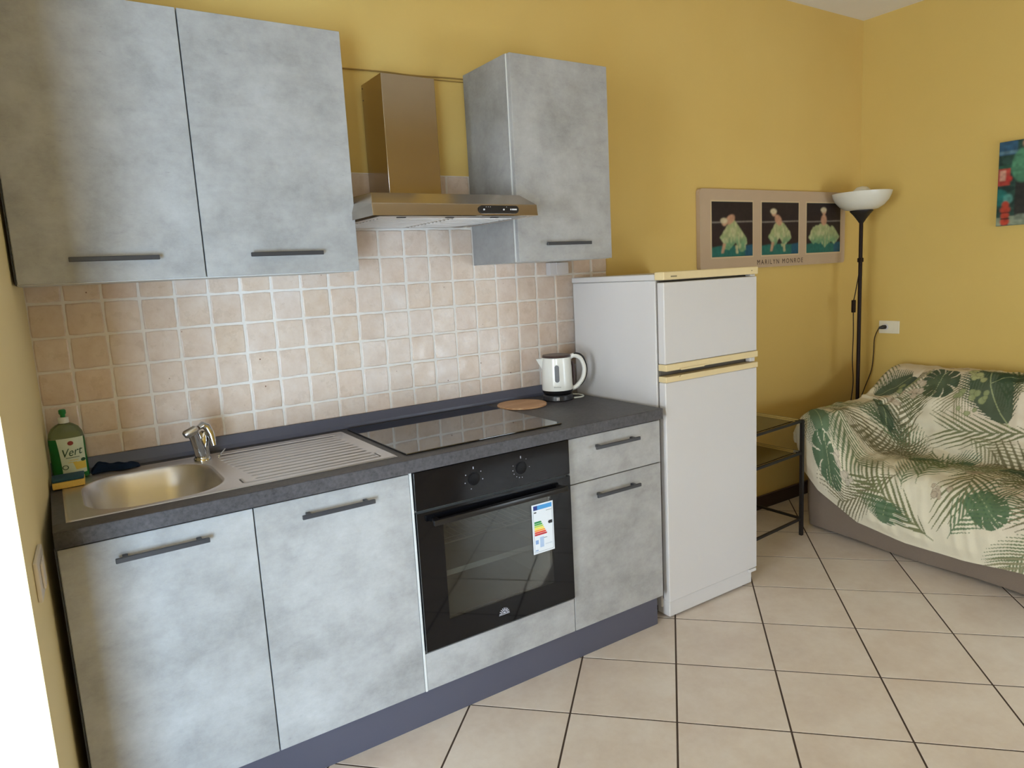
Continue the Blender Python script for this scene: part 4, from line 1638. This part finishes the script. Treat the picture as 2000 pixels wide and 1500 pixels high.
# folds and creases
Uc, Vc = UV[..., 0], UV[..., 1]
n1 = vnoise(Uc * 9 + 3, Vc * 5, 1) - .5
n2 = vnoise(Uc * 22 + Vc * 9, Vc * 14 - Uc * 5, 2) - .5
n3 = vnoise(Uc * 4, Vc * 16 + 2, 5) - .5
n4 = vnoise(Uc * 3 + Vc * 2, Vc * 38 + Uc * 8, 7) - .5
seatmask = sst(-.44, -.62, Pc[..., 1])
H = 0.020 * n1 + 0.009 * n2 + 0.014 * n3 * seatmask + 0.007 * n4
crease = np.exp(-((Uc - 0.86) / 0.020) ** 2) * seatmask
tuck = np.exp(-((Uc - 0.74 - 0.03 * np.sin(Vc * 5)) / 0.014) ** 2) * seatmask
H -= 0.010 * crease + 0.006 * tuck
fold = np.exp(-((Vc - 0.19 - 0.10 * (Uc - 1.0)) / 0.010) ** 2) * sst(.75, .95, Uc) * sst(1.35, 1.2, Uc)
H -= 0.018 * fold
du = np.gradient(Pc, axis=1)
dv = np.gradient(Pc, axis=0)
N = np.cross(du, dv)
N /= np.linalg.norm(N, axis=-1, keepdims=True) + 1e-9
if N[len(sk) + 150, NU // 2, 2] < 0:
    N = -N
edgefade = np.clip(np.minimum(Uc - 0, ARC[-1] - Uc) / 0.05, 0.2, 1)
lim = np.where(Pc[..., 1] > -0.33, 0.35, 1.0)
Pc = Pc + N * (H * edgefade * lim)[..., None]
# keep clear of the wall behind the sofa
Pc[..., 0] = np.minimum(Pc[..., 0], XC - 0.006)

# ---- leaf print: cream ground with palm fronds, split leaves and round seed leaves
img = np.zeros(Uc.shape + (3,))
img[:] = LIN((216, 208, 186))
warm = vnoise(Uc * 3, Vc * 3, 9)
blend(img, (warm > .55) * 1.0 * sst(.5, .8, warm), (216, 202, 184), .6)
pr2 = random.Random(21)


def frond(cx, cy, ang, L, Wd, rgb, n=22, duty=.55, curve=.25, lean=.55, fill=0.0):
    c_, s_ = math.cos(ang), math.sin(ang)
    dx, dy = Uc - cx, Vc - cy
    t_ = (dx * c_ + dy * s_) / L
    d = (-dx * s_ + dy * c_) / L - curve * (t_ * t_ - t_)
    inside_ = (t_ > -0.05) & (t_ < 1.25)
    ad = np.abs(d)
    tr = t_ - ad * lean / (Wd / L) * 0.5
    w_ = (Wd / L) * np.sqrt(np.clip(np.sin(np.clip(tr, 0, 1) * math.pi * .93 + .12), 0, 1))
    saw = (tr * n + (d > 0) * .5) % 1.0
    tip = np.clip(ad / np.maximum(w_, 1e-4), 0, 1)
    leaf = (np.abs(saw - .5) < duty * .5 * (1.15 - tip ** 1.5 * .95)) & (ad < w_) & (tr > 0) & (tr < 1) & inside_
    if fill:
        leaf = leaf | ((ad < w_ * fill) & (tr > 0) & (tr < 1) & inside_)
    blend(img, leaf * 1.0, rgb, .93)
    rach = (ad < 0.006) & (t_ > -.08) & (t_ < .98)
    blend(img, rach * 1.0, (176, 184, 138) if fill else rgb, .8)


def monstera(cx, cy, ang, r, rgb):
    c_, s_ = math.cos(ang), math.sin(ang)
    dx, dy = Uc - cx, Vc - cy
    a = (dx * c_ + dy * s_) / r
    b = (-dx * s_ + dy * c_) / (r * .78)
    rad = np.hypot(a, b)
    th = np.arctan2(b, a)
    body_ = rad < 1.0 - .10 * np.cos(th) ** 8
    k = (th / math.pi * 6.5 + a * 1.2) % 1.0
    slit = (np.abs(k - .5) < .085 * rad) & (rad > .42)
    blend(img, (body_ & ~slit) * 1.0, rgb, .95)
    blend(img, (np.abs(b) < .02) & body_ & (a < .8), (186, 192, 150), .7)


def seeds(cx, cy, rgb, n=9, sp=.07):
    for _ in range(n):
        x, y = cx + pr2.uniform(-sp, sp), cy + pr2.uniform(-sp, sp)
        r = pr2.uniform(.012, .022)
        e_ = pr2.uniform(.7, 1)
        d = np.hypot((Uc - x) / r, (Vc - y) / (r * e_))
        blend(img, (d < 1.0) * 1.0, rgb, .85)
        blend(img, ((d > .84) & (d < 1.0)) * 1.0, tuple(int(q * .72) for q in rgb), .7)


DG, MG, OG, LG, PK = (64, 82, 62), (80, 106, 78), (110, 114, 78), (150, 158, 114), (184, 168, 146)
TAUPE = (112, 106, 78)
UM = ARC[-1]
# soft background fronds first
for _ in range(46):
    frond(pr2.uniform(-.05, UM), pr2.uniform(-.22, 1.9), pr2.uniform(0, 6.28), pr2.uniform(.22, .38), pr2.uniform(.09, .14), pr2.choice((TAUPE, OG, (140, 136, 106), (104, 118, 84))), n=pr2.choice((8, 10, 12)), duty=.50, curve=pr2.uniform(-.3, .3), lean=1.1)
for _ in range(12):
    seeds(pr2.uniform(0, UM), pr2.uniform(-.2, 1.9), pr2.choice((LG, PK, PK, (170, 176, 132))), 8, .06)
# bold motifs: (arc position, distance along the sofa)
frond(1.02, .10, .4, .24, .12, DG, n=20, duty=.8, fill=.45, lean=.9)
frond(.93, .12, 2.6, .22, .10, DG, n=22, duty=.7, fill=.35, lean=.9)
frond(.42, .02, 2.4, .22, .12, MG, n=20, duty=.75, fill=.4, lean=.9)
monstera(1.13, .37, 0.05, .115, DG)
monstera(.16, .20, 2.9, .105, MG)
monstera(.24, .93, 2.4, .10, MG)
frond(.93, .74, -.5, .34, .15, DG, n=20, duty=.85, fill=.62, lean=.8)
frond(1.16, .62, .9, .26, .13, DG, n=16, duty=.85, fill=.55, lean=.8)
frond(.84, .88, .9, .26, .11, DG, n=16, duty=.75, fill=.35, lean=.9)
frond(.52, .44, .9, .28, .10, MG, n=16, duty=.7, fill=.4, lean=1)
frond(.30, .62, .1, .34, .19, (108, 122, 84), n=12, duty=.5, lean=1.3)
frond(.10, .80, .7, .30, .16, (96, 118, 86), n=12, duty=.5, lean=1.3)
frond(.06, .50, .2, .10, .13, MG, n=12, duty=.8, fill=.3)
frond(.48, .10, 1.1, .30, .15, TAUPE, n=12, duty=.5, lean=1.2)
frond(.88, .30, .0, .24, .13, (92, 98, 66), n=14, duty=.5, lean=1.3)
frond(.62, .80, 1.6, .30, .10, DG, n=24, duty=.6, fill=.35, lean=1)
for _ in range(15):
    y_ = pr2.uniform(1.05, 1.9)
    (frond if pr2.random() < .7 else lambda *a, **k: monstera(a[0], a[1], a[2], .1, MG))(pr2.uniform(.05, 1.3), y_, pr2.uniform(0, 6.28), .28, .13, pr2.choice((DG, MG)), n=22, duty=.8, fill=.5)
seeds(1.17, .23, LG, 9, .06)
seeds(1.08, .24, PK, 8, .06)
seeds(1.02, .54, LG, 12, .07)
seeds(1.20, .52, (170, 172, 124), 14, .05)
seeds(.22, .28, (196, 186, 168), 9, .05)
seeds(.24, .72, PK, 7, .05)
grid_object('throw_cover', Pc, M['cover'], sf, colors=img, label='cream cotton cover printed with green palm and split leaves')

# ================================================================= TRIPTYCH PANEL
pc = thing('wall_picture', 'long taupe wall panel with three dancer photographs above the fridge', 'picture', (4.0, 0, 1.56))
PX0, PX1, PZ0, PZ1, PY = 3.376, 4.628, 1.363, 1.768, -0.018
bm = bmesh.new()
vsq = add_box(bm, PX0, PX1, PY, 0.0055, PZ0, PZ1)
es = [e for e in bm.edges if abs(e.verts[0].co.y - e.verts[1].co.y) > .01]
bmesh.ops.bevel(bm, geom=es, offset=0.020, segments=5, profile=0.5, affect='EDGES')
obj('panel', bm, M['board'], pc)


def soft(d, w=0.02):
    return np.clip(0.5 - d / w, 0, 1)


def ell(X_, Z_, cx, cz, rx_, rz_, rot=0.0):
    c_, s_ = math.cos(rot), math.sin(rot)
    a = ((X_ - cx) * c_ + (Z_ - cz) * s_) / rx_
    b = (-(X_ - cx) * s_ + (Z_ - cz) * c_) / rz_
    return soft((np.hypot(a, b) - 1) * min(rx_, rz_), .018)


def tri(X_, Z_, pts):
    m_ = np.ones_like(X_) * 9
    ins_ = np.zeros_like(X_, bool)
    n = len(pts)
    for i in range(n):
        x1, z1 = pts[i]
        x2, z2 = pts[(i + 1) % n]
        cond = ((z1 > Z_) != (z2 > Z_)) & (X_ < (x2 - x1) * (Z_ - z1) / (z2 - z1 + 1e-9) + x1)
        ins_ ^= cond
    return ins_ * 1.0


def blur(im, n=2):
    for _ in range(n):
        for ax in (0, 1):
            a_, b_ = np.roll(im, 1, ax), np.roll(im, -1, ax)
            im = (a_ + 2 * im + b_) / 4
    return im


def dancer(k, X_, Z_):
    """plain generic dancer in a pale tulle dress at a barre; X_ 0..1, Z_ 0..1.15"""
    im = np.zeros(X_.shape + (3,))
    im[:] = LIN((44, 30, 32))
    blend(im, sst(.2, 1.1, Z_) * .35, (26, 30, 30))
    blend(im, soft(np.abs(Z_ - (.73 + .02 * (X_ - .5))) - .008, .012), (170, 160, 150), .85)
    fl = soft(Z_ - (.20 + .05 * X_ + .02 * np.sin(X_ * 6)), .03)
    blend(im, fl, (34, 100, 92))
    blend(im, fl * (X_ > .8) * .6, (24, 60, 110))
    nz = vnoise(X_ * 26, Z_ * 9, k)
    cx = (.50, .50, .50)[k]
    if k == 0:
        dress = [(.34, .62), (.52, .84), (.66, .66), (.86, .40), (.82, .12), (.66, .08), (.58, .30), (.44, .16), (.28, .14), (.30, .26), (.20, .42)]
    elif k == 1:
        dress = [(.36, .70), (.60, .70), (.78, .52), (.78, .34), (.64, .22), (.56, .18), (.46, .36), (.36, .20), (.26, .26), (.16, .38)]
    else:
        dress = [(.38, .66), (.60, .66), (.80, .58), (.98, .36), (.84, .20), (.66, .24), (.52, .10), (.40, .22), (.20, .22), (.06, .36), (.18, .60)]
    wob = .018 * np.sin(X_ * 40 + Z_ * 30)
    blend(im, tri(X_ + wob, Z_ + wob, dress), (158, 166, 118), .95)
    blend(im, tri(X_ + wob, Z_ + wob, dress) * sst(.52, .22, Z_) * .8, (88, 140, 104))
    blend(im, tri(X_ + wob, Z_ + wob, dress) * sst(.45, .8, nz) * .55, (196, 188, 146))
    hx, hz = ((.30, .72), (.32, .92), (.50, .96))[k]
    tx, tz = ((.44, .78), (.44, .76), (.50, .76))[k]
    blend(im, ell(X_, Z_, tx, tz, .085, .13, (-.9, .5, 0)[k]), (186, 140, 112), .95)
    blend(im, ell(X_, Z_, hx, hz, .065, .075), (188, 146, 118), .95)
    blend(im, ell(X_, Z_, hx - .01, hz + .035, .085, .06), (196, 182, 150), .95)
    if k < 2:
        blend(im, tri(X_, Z_, [(.26, .28), (.34, .28), (.28, .08), (.22, .08)]), (180, 140, 112), .9)
        blend(im, tri(X_, Z_, [(.56, .24), (.62, .24), (.64, .06), (.58, .06)]), (176, 170, 130), .9)
    im *= (0.82 + .36 * vnoise(X_ * 34, Z_ * 20, k + 5))[..., None]
    return blur(im, 3)


for k, (xa, xb) in enumerate(((3.461, 3.779), (3.855, 4.175), (4.250, 4.577))):
    za, zb2 = 1.428, 1.705
    fm = box('mount', (xa - .008, xb + .008, PY - .0012, PY - .0001, za - .008, zb2 + .008), M['boardedge'], pc, bev=0)
    nxg, nzg = 110, 130
    X_, Z_ = np.meshgrid(np.linspace(xa, xb, nxg), np.linspace(za, zb2, nzg), indexing='ij')
    Pp = np.stack([X_, np.full_like(X_, PY - .0018), Z_], -1)
    grid_object('photo_print', Pp, M['print_'], pc, colors=dancer(k, (X_ - xa) / (xb - xa), (Z_ - za) / (zb2 - za) * 1.15), label=('first photo, dancer in a pale green dress bending low', 'middle photo, dancer leaning to the left', 'third photo, dancer seated facing forward')[k])
text('lettering', 'MARILYN MONROE', 0.036, (4.018, PY - .0002, 1.3895), (1, 0, 0), (0, 0, 1), M['ink'], pc, xs=1.0, spacing=1.38, th=0.0006)

# ================================================================= CANVAS ON THE RIGHT WALL
cv = thing('canvas_print', 'colour street-scene canvas on the right wall above the sofa, cut by the frame', 'picture', (XC, -1.15, 1.7))
cy0, cy1, cz0, cz1 = -0.748, -1.42, 1.510, 1.931
box('canvas', (XC - .018, XC - .0003, cy1, cy0, cz0, cz1), simple('canvas_edge', (60, 84, 78), 0.8), cv, bev=0.001)
Yg, Zg = np.meshgrid(np.linspace(cy0 - .001, cy1 + .001, 240), np.linspace(cz0 + .001, cz1 - .001, 160), indexing='ij')
a = (cy0 - Yg) / (cy0 - cy1) * 1.6
b = (Zg - cz0) / (cz1 - cz0)
im = np.zeros(Yg.shape + (3,))
im[:] = LIN((40, 70, 62))
n_a = vnoise(a * 14, b * 16, 4)
blend(im, (n_a > .55) * .6, (24, 44, 42))
blend(im, ((b > .84) & (a < .2)) * 1.0, (44, 82, 112), .9)
blend(im, (np.abs(b - .87) < .02) * 1.0, (120, 150, 160), .4)
blend(im, ((b > .62) & (b < .72) & (a < .3)) * 1.0, (44, 96, 76), .8)
blend(im, ((b > .48) & (b < .68) & (a < .13)) * 1.0, (172, 60, 48), .95)
blend(im, ((b > .54) & (b < .66) & (a > .02) & (a < .085)) * 1.0, (190, 150, 130), .8)
blend(im, ell(a, b, .12, .555, .035, .035), (186, 52, 44))
blend(im, ell(a, b, .03, .34, .09, .10), (32, 110, 104), .9)
blend(im, ell(a, b, .12, .32, .05, .06), (96, 160, 150), .6)
blend(im, ((b < .10) & (a < .05)) * 1.0, (150, 160, 134), .9)
blend(im, ((b < .11) & (a > .13)) * 1.0, (142, 152, 128), .9)
# hydrant
for bz, rw in ((.05, .052), (.12, .045), (.19, .055), (.25, .038)):
    blend(im, ell(a, b, .095, bz, rw, .045), (184, 66, 44))
blend(im, ((np.abs(b - .155) < .008) | (np.abs(b - .085) < .008)) * (np.abs(a - .095) < .05) * 1.0, (60, 24, 20), .9)
# standing person in a green jacket
for px in (.27, 1.0):
    blend(im, ((np.abs(a - px) < .075) & (b < .62) & (b > .06)) * 1.0, (40, 38, 36), .95)
    blend(im, ell(a, b, px - .01, .70, .115, .20), (76, 130, 100))
    blend(im, ell(a, b, px + .02, .95, .04, .05), (170, 130, 106))
    blend(im, ell(a, b, px, .08, .09, .05), (150, 160, 140), .6)
blend(im, ((a > .5) & (a < .85) & (b > .2) & (b < .75)) * 1.0, (150, 52, 44), .8)
Pp = np.stack([np.full_like(Yg, XC - .0186), Yg, Zg], -1)
im *= (0.6 + .7 * vnoise(a * 30, b * 34, 8) * vnoise(a * 9, b * 11, 12) ** .3)[..., None]
im = blur(im, 2)
grid_object('canvas_image', Pp[::-1], M['print_'], cv, colors=im[::-1])
